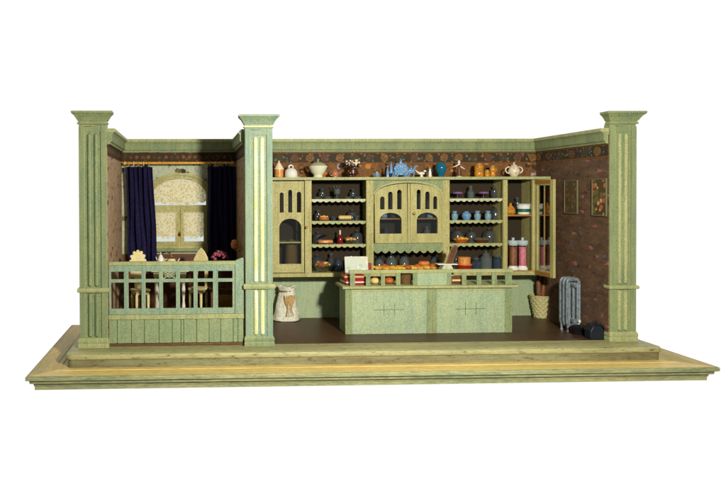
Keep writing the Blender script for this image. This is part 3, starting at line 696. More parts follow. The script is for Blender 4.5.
# --- section 1: door with slots and an arched pane
def door(name, x0, x1, z0, z1, slots, win, knob, y=YC-.28, mat='olive', outline=None):
    hs = [list(reversed(arched(p, q, r, s, (q-p)/2, 6))) for p, q, r, s in slots]
    hs.append(list(reversed(arched(win[0], win[1], win[2], win[3], win[4], 14))))
    d = K(MB().prism(outline or rect(x0, x1, z0, z1), y, y+.3, 'y', hs), name, mat, bv=0)
    ol = outline or rect(x0, x1, z0, z1); mx_ = sum(p[0] for p in ol)/len(ol) if not outline else (x0+x1)/2; mz_ = (z0+z1)/2-.3
    sc1 = [(mx_+(p[0]-mx_)*.99, mz_+(p[1]-mz_)*.99) for p in ol]; sc2 = [(mx_+(p[0]-mx_)*.93, mz_+(p[1]-mz_)*.965) for p in ol]
    K(MB().prism(sc1, y-.09, y-.001, 'y', [list(reversed(sc2))]), 'door_bead', mat, d, 0)
    K(MB().box(min(win[0], slots[0][0])-.1, max(win[1], slots[-1][1])+.1, y+.31, y+.35, win[2]-.1, min(s[3] for s in slots)+.5), 'door_pane', 'glass', d, 0)
    if knob:
        k = MB(); k.ball((knob[0], y-.22, knob[1]), .21); k.lathe([(.1, 0), (.08, .25)], (knob[0], y-.24, knob[1]), 8, axis='y')
        K(k, 'door_knob', 'brass', d, 0)
    return d
xs1 = [(X(p, YC), X(q, YC)) for p, q in ((279.5, 283.5), (288, 292), (296.5, 301))]
door('cabinet_door', xl+.3, x_[304]-.05, zb+.1, zt-.15,
     [(xs1[0][0], xs1[0][1], 16.6, 19.6), (xs1[1][0], xs1[1][1], 16.6, 20.0), (xs1[2][0], xs1[2][1], 16.6, 19.7)],
     (X(279, YC), X(301, YC), 8.9, 15.7, 1.3), (27.72, 14.4))
K(MB().box(x_[276]-.5, x_[304]-.3, YC+.1, YB-.13, 12.0, 12.2), 'shelf', 'olive')
# --- section 3: pair of doors under an arch, scalloped apron, open niche
a, b = SEC[3]; mid = (x_[408]); zd0 = 11.95
K(MB().box(a-.05, b+.05, YC+.1, YB-.13, zd0-.5, zd0-.2), 'shelf', 'olive')
K(MB().box(a-.05, b+.05, YC-.08, YC+.28, zd0-.52, zd0-.04), 'door_sill', 'green')
K(scallop(a, b, zd0-.53, .42, 9, YC-.02, .12, .6), 'scalloped_apron', 'green', bv=0)
hwv = (b-a)/2
spand = [(a+.02, zt-.01), (a+.02, 17.9), (a+.25, 17.9)] + list(reversed(arc(mid, 19.2, hwv-.25, 1.75, 0, 180, 22))) + [(b-.25, 17.9), (b-.02, 17.9), (b-.02, zt-.01)]
K(MB().prism(spand, YC+.02, YC+.2), 'arch_spandrel', 'green')
K(MB().sweep(arc(mid, 19.2, hwv-.2, 1.82, 0, 180, 24), [(-.22, 0), (0, 0), (0, .16), (-.22, .16)]).warp(lambda x, y, z: (x, YC+.02-z, y)), 'arch_moulding', 'rail', bv=0)
for sgn, pxs, kn in ((0, ((379.5, 384), (387.5, 392), (396.5, 401)), None), (1, ((416, 420), (424.5, 429), (432.5, 436.5)), (X(412.5, YC)+.05, 16.35))):
    sl = [(X(p, YC), X(q, YC)) for p, q in pxs]
    d0, d1 = (a+.12, mid-.2) if sgn == 0 else (mid+.2, b-.12)
    tops = (18.95, 19.65, 19.95) if sgn == 0 else (19.95, 19.65, 18.95)
    # door outline follows the arch
    out = [(d0, zd0), (d1, zd0)] + [(mid+(hwv-.12)*math.cos(t), 19.15+1.7*math.sin(t)) for t in
        ([math.radians(v) for v in ((0, 15, 30, 45, 60, 75, 87) if sgn else (93, 105, 120, 135, 150, 165, 180))])]
    wx = (X(379, YC), X(401, YC)) if sgn == 0 else (X(416, YC), X(437, YC))
    door('cabinet_door', d0, d1, zd0, zt, [(p, q, 17.0, tp) for (p, q), tp in zip(sl, tops)], (wx[0], wx[1], 13.35, 16.5, 1.1), kn, outline=out, y=YC-.32)
K(MB().box(mid-.17, mid+.17, YC-.44, YC, zd0, 20.85), 'door_astragal', 'olive')
K(MB().box(a-.1, b+.1, YC+.3, YB-.13, 15.45, 15.65), 'shelf', 'amber')
# --- section 5: open glazed door standing out from the cabinet
hx, hy = 62.75, YC-.02; ln = 4.2; ang = math.atan2(-4.2, .45)
dr = MB().prism(rect(0, ln, zb-.55, zt-.05), -.2, .2, 'y', [list(reversed(rect(.55, ln-.75, zb+.35, zt-.9)))])
rot = lambda x, y, z: (hx+x*math.cos(ang)-y*math.sin(ang), hy+x*math.sin(ang)+y*math.cos(ang), z)
dd = K(dr.warp(rot), 'open_door', 'olive')
K(MB().box(.4, ln-.6, -.03, .03, zb+.2, zt-.8).warp(rot), 'door_pane', 'glass', dd, 0)
K(MB().box(.05, ln-.5, -.27, -.21, zb-.5, zb+.15).warp(rot), 'door_rail', 'amber', dd, .02)
K(MB().box(.05, ln-.5, -.27, -.21, zt-.7, zt-.1).warp(rot), 'door_rail', 'amber', dd, .02)
K(MB().box(1.9, 2.0, -.08, .08, zb+.34, zt-.9).warp(rot), 'glazing_bar', 'amber', dd, 0)

# ================================================================== COUNTER
Y0 = 5.7; Y1 = 9.6; CZt = 6.72
ct = thing('shop_counter', 'long low green shop counter with incised crosses and a little gallery rail on top', 'counter', (43.4, 7.6, .06))
KO = (43.4, 7.6, 0)
def Q(mb, n, m, par=ct, bv=.03): return mb.build(n, m, par, bv, org=(43.4, 7.6, .06))
cxl, cxr = 31.7, 55.0
Q(MB().box(cxl+.1, cxr-.1, Y0+.12, Y1, .061, 6.32), 'carcass', 'green_panel')
pn = MB()
xm0, xm1 = X(427, Y0), X(437, Y0)
for p0, p1 in ((cxl, cxl+.95), (xm0, (xm0+xm1)/2-.04), ((xm0+xm1)/2+.04, xm1), (cxr-1.0, cxr)):
    Q(MB().box(p0, p1, Y0, Y0+.125, .07, 6.32), 'corner_post', 'green', bv=.04)
Q(MB().box(cxl+.95, xm0, Y0+.04, Y0+.121, 5.95, 6.32).box(xm1, cxr-1, Y0+.04, Y0+.121, 5.95, 6.32), 'front_rail', 'rail')
Q(MB().box(cxl-.45, cxr+.75, Y0-.38, Y1+.2, 6.33, CZt), 'counter_top', 'rail', bv=.08)
for p0, p1 in ((cxl+.95, xm0), (xm1, cxr-1.0)):
    xc = (p0+p1)/2; inc = MB()
    for dx in (-.75, .75): inc.box(xc+dx-.03, xc+dx+.03, Y0+.1, Y0+.121, 2.5, 4.3)
    inc.box(xc-2.1, xc+2.1, Y0+.085, Y0+.121, 3.37, 3.42)
    Q(inc, 'incised_cross', 'cross', bv=0)
# gallery
gz0, gz1 = CZt+.001, 8.9
gal = Q(MB().box(X(349, Y0), X(513, Y0), Y0-.1, Y0+.3, 8.45, gz1), 'gallery_rail', 'rail')
for p, q in ((350, 355), (366, 370.5), (381, 385), (396, 400.5), (413, 417.5), (447, 451.5), (462, 466.5), (477, 481.5), (492, 497), (505.5, 512)):
    Q(MB().box(X(p, Y0), X(q, Y0), Y0, Y0+.22, gz0, 8.46), 'baluster', 'green', gal)
Q(MB().box(X(417.5, Y0), X(447, Y0), Y0+.04, Y0+.18, gz0, 8.46), 'gallery_panel', 'green_panel', gal)
# things on the counter
CT = CZt+.01
def stack_box(label, cat, name, x, y, z, w, d, h, mat, rz=0, bands=None, group=None):
    t = thing(name, label, cat, (x, y, z), rz, group)
    MB().box(-w/2, w/2, -d/2, d/2, 0, h).build('box_body', mat, t, .05)
    if bands: MB().box(-w/2-.03, w/2+.03, -d/2-.03, d/2+.03, h*.4, h*.62).build('band', bands, t)
    return t
stack_box('flat red gift box with a white band, lowest of its stack on the counter', 'box', 'gift_box', 33.4, 7.9, CT, 3.0, 2.6, .75, 'red', .1, 'white', 'red boxes stacked on the counter')
stack_box('flat red gift box with a pale band, topmost of its stack on the counter', 'box', 'gift_box', 33.3, 7.9, CT+.76, 2.7, 2.3, .7, 'red', -.06, 'loaf', 'red boxes stacked on the counter')
pp = thing('display_card', 'pale marbled card standing on the red boxes at the left end of the counter', 'card', (34.0, 8.0, CT+1.47))
MB().prism(rrect(-1.75, 1.55, .0, 2.3, .12, 3), -.08, .08).warp(lambda x, y, z: (x, y+z*.22, z)).build('card', 'paper', pp)
MB().box(1.56, 1.95, -.2, .3, 0, 1.4).build('card_stand', 'red', pp, .04)
MB().box(-1.2, 1.2, .02, .9, 0, .2).build('foot', 'brownwood', pp, .03)
for i, (px, w_, lab, mt) in enumerate(((375, 1.4, 'pale bun on the counter behind the second gap of the gallery', 'loaf'), (389, 1.5, 'brown bun on the counter behind the third gap of the gallery', 'bread2'))):
    o = MB().ball((0, 0, .45), w_/2, w_/2.2, .45, 14).build('bun', mt); put(o, (X(px, 7.4), 7.4, CT)); tag(o, lab, 'bun')
wk = thing('biscuit_basket', 'small brown wicker basket on the counter behind the gallery', 'basket', (X(405.5, 7.5), 7.5, CT))
MB().lathe([(.75, 0), (.95, 1.3), (.98, 1.4), (.85, 1.4), (.7, .3), (0, .3)], n=18).build('basket_bowl', 'weave_brown', wk)
MB().lathe([(.0, 1.0), (.8, .9), (.6, 1.3), (0, 1.6)], n=14).build('biscuits', 'wicker_dark', wk)
sc_ = thing('counter_scale', 'small pale green counter scale with a slanting wooden scoop', 'scale', (X(446, 7.8), 7.8, CT))
MB().prism([(-1.35, 0), (1.35, 0), (1.2, .5), (.9, 1.1), (.85, 2.0), (.55, 2.6), (-.5, 2.6), (-.85, 2.0), (-.9, 1.1), (-1.2, .5)], -.6, .6).build('scale_body', 'lace_edge', sc_, .06)
MB().ball((0, -.62, 1.6), .45, .06, .45, 14).build('dial', 'white', sc_)
MB().box(-1.4, 1.4, -.7, .7, 2.61, 2.75).build('scale_plate', 'white', sc_, .03)
m = MB().prism([(-.45, 0), (.45, 0), (.55, 2.6), (.1, 2.9), (-.35, 2.5)], -.12, .12).warp(lambda x, y, z: (x+.3+z*.32, y, z+2.3 if z < .1 else z+2.5)); m.build('wooden_scoop', 'brownwood', sc_, .03)
stack_box('small brown box with a cream band on the counter, right of the scale', 'box', 'biscuit_box', X(457, 6.9), 6.9, CT, 1.7, 1.0, 1.1, 'brownwood', 0, 'loaf')

# ================================================================== GOODS ON TOP OF THE CABINET
TOPZ = zt+.45; YT = 15.0
def tx(px): return X(px, YT, 175)
t = thing('biscuit_jar', 'small jar with an orange body and a cream cone lid, first on the cabinet top', 'jar', (tx(279), YT, TOPZ))
MB().lathe([(.6, 0), (.68, .1), (.68, 1.2), (.6, 1.25), (0, 1.25)]).build('body', 'orange', t)
MB().lathe([(.74, 1.2), (.74, 1.35), (.1, 2.35), (.14, 2.5), (0, 2.6)]).build('lid', 'cream', t)
t = thing('sugar_pot', 'white domed pot with a ring handle and dotted foot on the cabinet top', 'pot', (tx(291), YT, TOPZ))
MB().lathe([(.95, 0), (1.0, .1), (.95, .75), (.98, .85), (.7, 1.25), (.35, 1.4), (0, 1.42)]).build('body', 'white', t)
MB().tube([(.33*math.cos(a), 0, 1.58+.28*math.sin(a)) for a in [i*math.pi/6 for i in range(12)]], .09, 6, True).build('ring_handle', 'white', t)
MB().lathe([(.97, .12), (1.0, .17), (.97, .24)]).build('dotted_band', 'iron', t)
t = thing('tureen', 'large grey-cream soup tureen with a knobbed lid on the cabinet top', 'tureen', (tx(318), YT, TOPZ))
MB().lathe([(.7, 0), (.75, .15), (.62, .3), (1.05, .8), (1.38, 1.5), (1.46, 1.72), (0, 1.7)], n=28).build('body', 'paleglaze', t)
MB().lathe([(1.34, 1.71), (1.2, 1.95), (.7, 2.2), (.3, 2.32), (.12, 2.36), (.12, 2.55), (.26, 2.7), (0, 2.85)], n=28).build('lid', 'greyglaze', t)
MB().tube([(-1.35, 0, 1.0), (-1.8, 0, 1.1), (-1.85, 0, 1.6), (-1.4, 0, 1.65)], .09).build('handle', 'floral', t)
pot('teapot', 'tiny blue and orange teapot between the tureen and the painted vase', 'teapot', (tx(335), YT, TOPZ), 'bluepot', 'bluepot', .62, 1.15, rz=.3)
t = thing('flower_vase', 'dark painted vase full of pale and russet flowers on the cabinet top', 'vase', (tx(352.5), YT, TOPZ))
MB().lathe([(.4, 0), (.45, .1), (.85, .6), (.8, 1.1), (.45, 1.3), (.55, 1.5), (0, 1.45)]).build('body', 'floral', t)
m = MB()
for k in range(46):
    a = random.random()*6.28; r = 1.2*math.sqrt(random.random())
    m.ball((r*math.cos(a), r*math.sin(a)*.7, 1.5+.9*(1-.5*r*r/1.4)+random.uniform(-.3, .2)), .18+.08*random.random(), n=6)
m.build('flowers', 'floral', t)
m = MB()
for k in range(20):
    a = random.random()*6.28; r_ = 1.15*math.sqrt(random.random()); m.ball((r_*math.cos(a), -.75*abs(math.sin(a))*r_-.1, 1.7+.9*random.random()), .15+.08*random.random(), n=6)
m.build('pale_flowers', 'cream', t)
m = MB()
for k in range(10):
    a = k*.63; m.tube([(0, 0, 1.3), (.7*math.cos(a), .5*math.sin(a), 1.9), (1.5*math.cos(a), .8*math.sin(a), 1.6+.5*math.sin(k*2))], [.05, .05, .02], 5)
m.build('sprigs', 'weave_brown', t)
pot('cream_jug', 'tiny white and blue jug just left of the blue china coach', 'jug', (tx(377), YT, TOPZ), 'delft', 'white', .42, .75, sp=False, rz=.4)
# blue and white coach group
t = thing('china_coach', 'blue and white china coach with little figures on the cabinet top', 'figurine', (tx(400), YT, TOPZ))
MB().prism([(-1.0, .5), (-.7, .3), (.7, .3), (1.1, .6), (1.15, 1.4), (.8, 1.9), (-.7, 1.9), (-1.05, 1.4)], -.5, .5).build('coach_body', 'delft', t, .1)
MB().box(-.85, .95, -.45, .45, 1.91, 2.05).build('coach_roof', 'delft', t, .06)
for wx_ in (-.85, .85):
    for sy in (-.58, .58):
        q = MB().tube([(wx_+.42*math.cos(a), sy, .45+.42*math.sin(a)) for a in [i*math.pi/8 for i in range(16)]], .07, 6, True)
        for k in range(3): q.tube([(wx_+.4*math.cos(k*math.pi/3), sy, .45+.4*math.sin(k*math.pi/3)), (wx_-.4*math.cos(k*math.pi/3), sy, .45-.4*math.sin(k*math.pi/3))], .04, 5)
        q.build('wheel', 'delft', t)
MB().box(-1.7, -1.0, -.4, .4, .55, .8).box(1.1, 1.9, -.35, .35, .55, .75).build('coach_deck', 'delft', t, .05)
for fx, h in ((-1.9, 1.9), (-1.35, 2.5), (.1, 2.75), (1.7, 1.7)):
    z0 = 0 if fx in (-1.9,) else (.8 if fx < 0 else (2.05 if fx < 1 else .75))
    q = MB().lathe([(.26, z0), (.22, z0+(h-z0)*.4), (.1, z0+(h-z0)*.7), (0, z0+(h-z0)*.72)], (fx, 0, 0), 10); q.ball((fx, 0, z0+(h-z0)*.85), .14, n=8); q.build('coach_rider', 'delft', t)
t = thing('china_horse', 'blue and white china horse in front of the china coach', 'figurine', (tx(410.5), YT-.1, TOPZ))
q = MB().ball((0, 0, .95), .6, .3, .32, 12)
for lx in (-.4, .4):
    for ly in (-.16, .16): q.tube([(lx, ly, .8), (lx*1.1, ly, .4), (lx, ly, 0)], [.13, .08, .07], 6)
q.tube([(.4, 0, 1.0), (.65, 0, 1.45), (.75, 0, 1.7)], [.22, .17, .12], 8); q.ball((.9, 0, 1.65), .25, .12, .13, 8); q.tube([(-.55, 0, 1.05), (-.8, 0, .8), (-.8, 0, .4)], [.08, .07, .03], 6)
q.build('body', 'delft', t)
t = thing('china_bird', 'small white china bird beside the blue vase', 'figurine', (tx(421.5), YT, TOPZ))
q = MB().ball((0, 0, .55), .55, .28, .25, 10); q.ball((.5, 0, .9), .2, n=8); q.tube([(-.4, 0, .6), (-.95, 0, 1.05)], [.15, .04], 6); q.tube([(.65, 0, .9), (.85, 0, .86)], [.06, .01], 5); q.lathe([(.25, 0), (.15, .35), (0, .35)], n=10)
q.build('body', 'white', t)
o = MB().lathe([(.22, 0), (.26, .1), (.2, .8), (.14, 1.1), (.2, 1.2), (0, 1.35)], n=12).build('salt_shaker', 'white'); put(o, (tx(430), YT, TOPZ)); tag(o, 'tiny white salt shaker just left of the blue-green vase', 'salt shaker')
o = MB().lathe([(.45, 0), (.5, .1), (.42, .3), (.8, 1.1), (.82, 1.6), (.55, 2.05), (.62, 2.2), (.5, 2.2), (.3, 1.9), (0, 1.9)], n=22).build('vase', 'blueglaze'); put(o, (tx(441), YT, TOPZ)); tag(o, 'glossy blue-green vase on the cabinet top', 'vase')
t = thing('girl_figurine', 'white china figurine with spread arms and dark skirt on the cabinet top', 'figurine', (tx(459), YT, TOPZ))
MB().lathe([(.4, 0), (.45, .12), (0, .2)], n=12).build('base', 'cream', t)
MB().lathe([(.45, .1), (.4, .5), (.18, 1.4), (.25, 1.7), (.1, 1.95), (0, 2.0)], n=14).build('skirt', 'brownwood', t)
q = MB().ball((0, 0, 2.25), .22, n=10); q.tube([(0, 0, 1.85), (-.4, 0, 1.7), (-.9, 0, 1.5)], [.11, .09, .05], 6); q.tube([(0, 0, 1.85), (.35, 0, 1.5), (.9, 0, 1.2)], [.11, .09, .05], 6); q.ball((0, 0, 1.85), .22, .15, .25, 8); q.ball((0, 0, 2.5), .1, n=6)
q.build('torso', 'white', t)
for px, r, h, lab in ((479, .68, 2.1, 'tall amber honey jar, largest of three on the cabinet top'), (487, .4, 1.1, 'shortest amber jar, middle of three on the cabinet top'), (492.5, .42, 1.8, 'slim amber jar, right of three on the cabinet top')):
    t = thing('honey_jar', lab, 'jar', (tx(px), YT, TOPZ), group='amber jars on the cabinet top')
    MB().lathe([(r*.85, 0), (r, .08*h), (r, .35*h), (r*.88, .42*h), (r, .5*h), (r, .75*h), (r*.75, .85*h), (0, .85*h)]).build('body', 'honey', t)
    MB().lathe([(r*.8, .85*h), (r*.8, .95*h), (r*.5, h), (0, h*1.02)]).build('lid', 'amber', t)
pot('covered_bowl', 'gilded cream covered bowl with two loop handles at the right end of the cabinet top', 'covered bowl', (tx(514), YT, TOPZ), 'teaset', 'teaset', .85, 1.95, sp=False, hd=False, two=True)

# ================================================================== GOODS ON THE SHELVES
YS = 15.2
def sx(px): return X(px, YS)
SZ = [z+.005 for z in zs]; SB = zb+.005
o = thing('goblet', 'clear glass goblet at the middle of the top left shelf', 'goblet', (sx(337), YS, SZ[0]))
MB().lathe([(.4, 0), (.4, .06), (.08, .15), (.08, .5), (.45, .8), (.5, 1.5), (.46, 1.5), (.38, .85), (0, .7)]).build('bowl', 'frost', o)
m = MB()
for a in (-.3, 0, .3): m.tube([(0, 0, .8), (a, 0, 1.6), (a*1.8, 0, 2.05)], [.05, .05, .09], 6)
m.build('glass_straws', 'frost', o)
dish0 = MB().lathe([(.3, 0), (.4, .05), (.65, .35), (.6, .35), (.4, .12), (0, .1)], n=18).build('dish', 'frost')
put(dish0, (sx(317), YS, SZ[0])); tag(dish0, 'small glass dish at the left end of the top left shelf', 'dish')
for px, lab in ((327.5, 'small glass dish just left of the goblet'), (347.5, 'small glass dish just right of the goblet'), (357.5, 'small glass dish at the right end of the top left shelf')):
    dup(dish0, (sx(px), YS, SZ[0]), 0, lab, 'glass dishes on the top left shelf')
def cake(label, px, z, r, mat, topm=None, h=.6, ylen=None, Y=YS, platem='frost', group=None, name='cake'):
    t = thing(name, label, 'cake' if name == 'cake' else name.replace('_', ' '), (X(px, Y), Y, z), 0, group)
    MB().lathe([(r*.6, 0), (r*.7, .05), (r*1.12, .14), (r*1.1, .18), (0, .16)], n=22, sy=.75).build('plate', platem, t)
    b = MB().lathe([(r*.85, .18), (r*.95, .3), (r*.92, .18+h*.7), (r*.7, .18+h), (0, .2+h*1.05)], n=22, sy=.7)
    b.build('cake_body', mat, t)
    if topm:
        q = MB()
        for k in range(9):
            a = k*2*math.pi/9; q.ball((r*.6*math.cos(a), r*.42*math.sin(a), .2+h), .14, n=6)
        q.ball((0, 0, .25+h), .2, n=6); q.build('topping', topm, t)
    return t
cake('round bun with yellow icing on a plate, second shelf left', 324, SZ[1], .85, 'bread2', 'yellow', .45)
o = MB().lathe([(.35, 0), (.45, .3), (.3, .7), (.38, .8), (0, .7)], n=14).build('jar', 'bluegl'); put(o, (sx(333.5), YS, SZ[1])); tag(o, 'tiny dark blue glass jar between the iced bun and the long loaf', 'jar')
t = thing('long_loaf', 'long pale loaf on a dish, on the second shelf from the top at left', 'loaf', (sx(345), YS, SZ[1]))
MB().lathe([(.9, 0), (1.2, .12), (1.15, .16), (0, .14)], n=22, sy=.6).build('plate', 'frost', t)
m = MB()
for k in range(5): m.ball((-.72+k*.36, 0, .5), .34, .42, .34, 10)
m.build('loaf', 'loaf', t)
o = MB().lathe([(.4, 0), (.15, .15), (.15, .4), (.6, .75), (.56, .75), (0, .5)], n=16).build('dish', 'frost'); put(o, (sx(356.5), YS, SZ[1])); tag(o, 'footed glass dish right of the long loaf', 'dish')
t = thing('fruit_pie', 'long orange glazed pie under a raised dark lid, third shelf left', 'pie', (sx(325.5), YS, SZ[2]))
MB().lathe([(1.0, 0), (1.5, .15), (1.45, .2), (0, .16)], n=24, sy=.6).build('plate', 'bluegl', t)
MB().lathe([(1.15, .2), (1.2, .4), (1.0, .6), (0, .68)], n=24, sy=.55).build('pie', 'orange', t)
MB().lathe([(.9, 0), (.95, .06), (.4, .3), (0, .35)], n=20, sy=.6).warp(lambda x, y, z: (x*.9-.5, y+.3, z+.95+x*.35)).build('pie_lid', 'iron', t)
t = thing('bottle', 'dark red glass bottle with a pale neck on the third left shelf', 'bottle', (sx(340), YS, SZ[2]))
MB().lathe([(.42, 0), (.46, .1), (.45, .9), (.2, 1.35), (.14, 1.4), (0, 1.4)], n=16).build('body', 'redglass', t)
MB().lathe([(.14, 1.4), (.14, 2.0), (.18, 2.05), (0, 2.15)], n=12).build('neck', 'cream', t)
def bowl_of(label, px, z, r, bowlm, fillm, n=22, Y=YS, h=.7, name='bowl', cat='bowl', s_=.2, fills=None):
    t = thing(name, label, cat, (X(px, Y), Y, z))
    MB().lathe([(r*.5, 0), (r*.55, .05), (r, h), (r*.93, h), (r*.5, .15), (0, .12)], n=22, sy=.75).build('bowl', bowlm, t)
    ms = fillm if isinstance(fillm, (list, tuple)) else [fillm]
    for j, mm in enumerate(ms):
        q = MB()
        for k in range(n//len(ms)):
            a = random.random()*6.28; rr = r*.75*math.sqrt(random.random()); s2 = s_*random.uniform(.8, 1.3)
            q.ball((rr*math.cos(a), rr*.7*math.sin(a), h*.75+(1-rr*rr/(r*r))*h*.45+random.uniform(-.1, .1)), s2*1.2, s2, s2*.8, 7)
        q.build('filling', mm, t)
    return t
bowl_of('glass bowl heaped with small cream and brown rolls, third shelf left', 350.5, SZ[2], 1.0, 'glass', ['loaf', 'bread2'])
bowl_of('wide glass bowl of mixed biscuits on the bottom left shelf', 322.5, SB, 1.55, 'glass', ['wicker_dark', 'bread2', 'loaf'], 46, h=1.1, s_=.26)
o = MB().lathe([(.55, 0), (.6, .1), (.6, 1.2), (.35, 1.6), (.35, 1.8), (.45, 1.9), (0, 1.95)], n=18).build('storage_jar', 'bluegl'); put(o, (sx(338.5), YS+.4, SB)); tag(o, 'dark blue glass storage jar beside the mixed biscuit bowl', 'jar')
o = MB().lathe([(.7, 0), (.8, .15), (.8, 1.8), (.5, 2.2), (.5, 2.4), (0, 2.5)], n=18).build('storage_jar', 'bluegl'); put(o, (sx(352), YS+.6, SB)); tag(o, 'clear storage jar behind the marbled card, bottom left shelf', 'jar')
# behind the glazed doors
for px, zz, mt, lab in ((384, 15.655, 'delft', 'blue china jar behind the left pane of the double doors'), (393, 15.655, 'bluegl', 'blue glass jar behind the left pane, right of the china one'), (422, 15.655, 'bluegl', 'blue glass jar behind the right pane of the double doors'), (430, 15.655, 'palevase', 'pale china jar behind the right pane of the double doors'),
                        (386, zd0-.19, 'bluegl', 'blue glass bottle low behind the left pane of the double doors'), (427, zd0-.19, 'frost', 'clear glass bottle low behind the right pane of the double doors')):
    o = MB().lathe([(.45, 0), (.5, .1), (.55, .9), (.3, 1.2), (.4, 1.4), (0, 1.35)] if zz > 15 else [(.5, 0), (.55, .1), (.5, 1.7), (.2, 2.2), (.2, 2.6), (0, 2.65)], n=16).build('glass_jar', mt); put(o, (X(px, 15.4), 15.4, zz)); tag(o, lab, 'jar')
t = thing('sack', 'brown grain sack standing inside the cabinet behind the left door', 'sack', (X(291, 15.8), 15.8, zb-.015))
MB().lathe([(.9, 0), (1.0, .3), (.95, 2.6), (.85, 4.0), (.4, 4.6), (.5, 4.9), (0, 4.8)], n=14).build('cloth', 'weave_brown', t)
MB().lathe([(.45, 4.5), (.5, 4.58), (.45, 4.68)], n=12).build('tie', 'brownwood', t)
# niche: glass case with pastries and jars
a, b = SEC[3]
tr = thing('pastry_tray', 'shallow glass tray in the open niche under the double doors', 'tray', ((a+b)/2, 15.0, SB))
tw = (b-a)/2-.35
MB().box(-tw, tw, -1.0, .9, 0, .12).build('tray_base', 'amber', tr, .03)
MB().box(-tw, tw, -1.05, -1.0, .0, .5).box(-tw, tw, .9, .95, 0, .6).box(-tw-.05, -tw, -1.0, .9, 0, .6).box(tw, tw+.05, -1.0, .9, 0, .6).build('tray_rim', 'glass', tr)
pk = [('croissant', 'bread'), ('bun', 'bread2'), ('ring', 'bread'), ('twist', 'yellow')]
def pastry(kind, mat):
    if kind == 'ring': m = MB().tube([(.42*math.cos(q), .36*math.sin(q), .2) for q in [i*math.pi/6 for i in range(12)]], .2, 7, True)
    elif kind == 'bun': m = MB().ball((0, 0, .3), .55, .45, .32, 12)
    elif kind == 'twist':
        m = MB()
        for k in range(5): m.ball((-.5+k*.25, .08*(-1)**k, .22), .22, .26, .2, 8)
    else: m = MB().tube([(.6*math.cos(q), .55*math.sin(q)-.2, .22) for q in [math.pi*(.05+.9*i/8) for i in range(9)]], [.05, .13, .2, .25, .27, .25, .2, .13, .05], 8)
    return m.build('pastry', mat)
protos = [pastry(*k) for k in pk]
used = [False]*4; dsc = {'croissant': 'golden crescent pastry', 'bun': 'brown round bun', 'ring': 'golden ring pastry', 'twist': 'yellow iced twist'}
nx = 9
for i in range(nx):
    for j, zz in enumerate((0, 1)):
        k = (i*2+j*3+(i//3)) % 4
        px_ = (a+b)/2-tw+.75+(2*tw-1.5)*i/(nx-1); loc = (px_+.1*math.sin(i*5), 14.55+.75*j, SB+.13+.1*j); rz = random.uniform(-.6, .6)
        if used[k]: o = protos[k].copy(); COL.objects.link(o)
        else: o = protos[k]; used[k] = True
        put(o, loc, rz); o.scale = (1.15, 1.15, 1.45)
        where = ['at the left end', 'second from the left', 'third from the left', 'fourth from the left', 'in the middle', 'sixth from the left', 'seventh from the left', 'next to the right end', 'at the right end'][i]
        tag(o, f"{dsc[pk[k][0]]} {where} of the {'back' if j else 'front'} row in the pastry tray", 'pastry', 'pastries in the glass tray')
cake('orange glazed cake at the right of the pastries in the niche', 424, SB+.72, .95, 'orange', 'red', .5, Y=15.9, platem='amber')
st = thing('cake_stand', 'low amber stand carrying the orange cake in the niche', 'stand', (X(424, 15.9), 15.9, SB+.14)); MB().lathe([(.5, 0), (.5, .08), (.15, .15), (.15, .42), (.8, .5), (.8, .56), (0, .56)]).build('stand', 'amber', st)
for px, r, h, lab in ((379, .7, 1.9, 'round clear glass jar at the left of the niche'), (391, .85, 2.3, 'domed clear glass jar behind the pastries, left of the middle'), (404, .75, 2.2, 'clear glass jar behind the pastries, near the middle of the niche'), (435, .7, 2.0, 'clear glass jar at the right of the niche')):
    t = thing('glass_jar', lab, 'jar', (X(px, 16.8), 16.8, SB), group='glass jars in the niche')
    MB().lathe([(r*.8, 0), (r, .15), (r, h*.65), (r*.6, h*.85), (r*.6, h*.9), (0, h*.9)], n=18).build('body', 'frost', t)
    MB().lathe([(r*.66, h*.9), (r*.66, h*.97), (r*.15, h), (r*.22, h*1.1), (0, h*1.15)], n=14).build('lid', 'bluegl', t)
# section 4
cs = thing('cake_stand', 'purple iced tart on a footed glass stand, left on the top right shelf', 'cake stand', (sx(457.5), YS, SZ[0]))
MB().lathe([(.35, 0), (.35, .06), (.08, .15), (.08, .6), (.8, .72), (.85, .8), (0, .78)], n=22).build('stand', 'frost', cs)
MB().lathe([(.75, .8), (.78, .95), (.6, 1.05), (0, 1.08)], n=22).build('tart', 'purple', cs)
dup(cs, (sx(483.5), YS, SZ[0]), 0, 'purple iced tart on a footed glass stand, right on the top right shelf', 'purple tarts on glass stands')
t = thing('glass_jar', 'clear glass jar between the two purple tarts', 'jar', (sx(471.5), YS+.3, SZ[0]))
MB().lathe([(.35, 0), (.5, .1), (.5, 1.0), (.25, 1.3), (.3, 1.5), (0, 1.5)], n=16).build('body', 'frost', t); MB().ball((0, 0, 1.75), .28).build('stopper', 'frost', t)
vs = MB().lathe([(.34, 0), (.38, .08), (.5, .5), (.47, .9), (.27, 1.1), (.42, 1.4), (.37, 1.4), (.18, 1.1), (0, 1.1)], n=18).build('vase', 'palevase')
put(vs, (sx(453.8), YS-.3, SZ[1])); tag(vs, 'pale blue china vase at the left end of the vase shelf', 'vase')
dup(vs, (sx(476.5), YS-.3, SZ[1]), .9, 'pale blue-green china vase, third on the vase shelf', 'small vases on the second right shelf')
dup(vs, (sx(487), YS-.3, SZ[1]), 2.1, 'pale blue china vase at the right end of the vase shelf', 'small vases on the second right shelf')
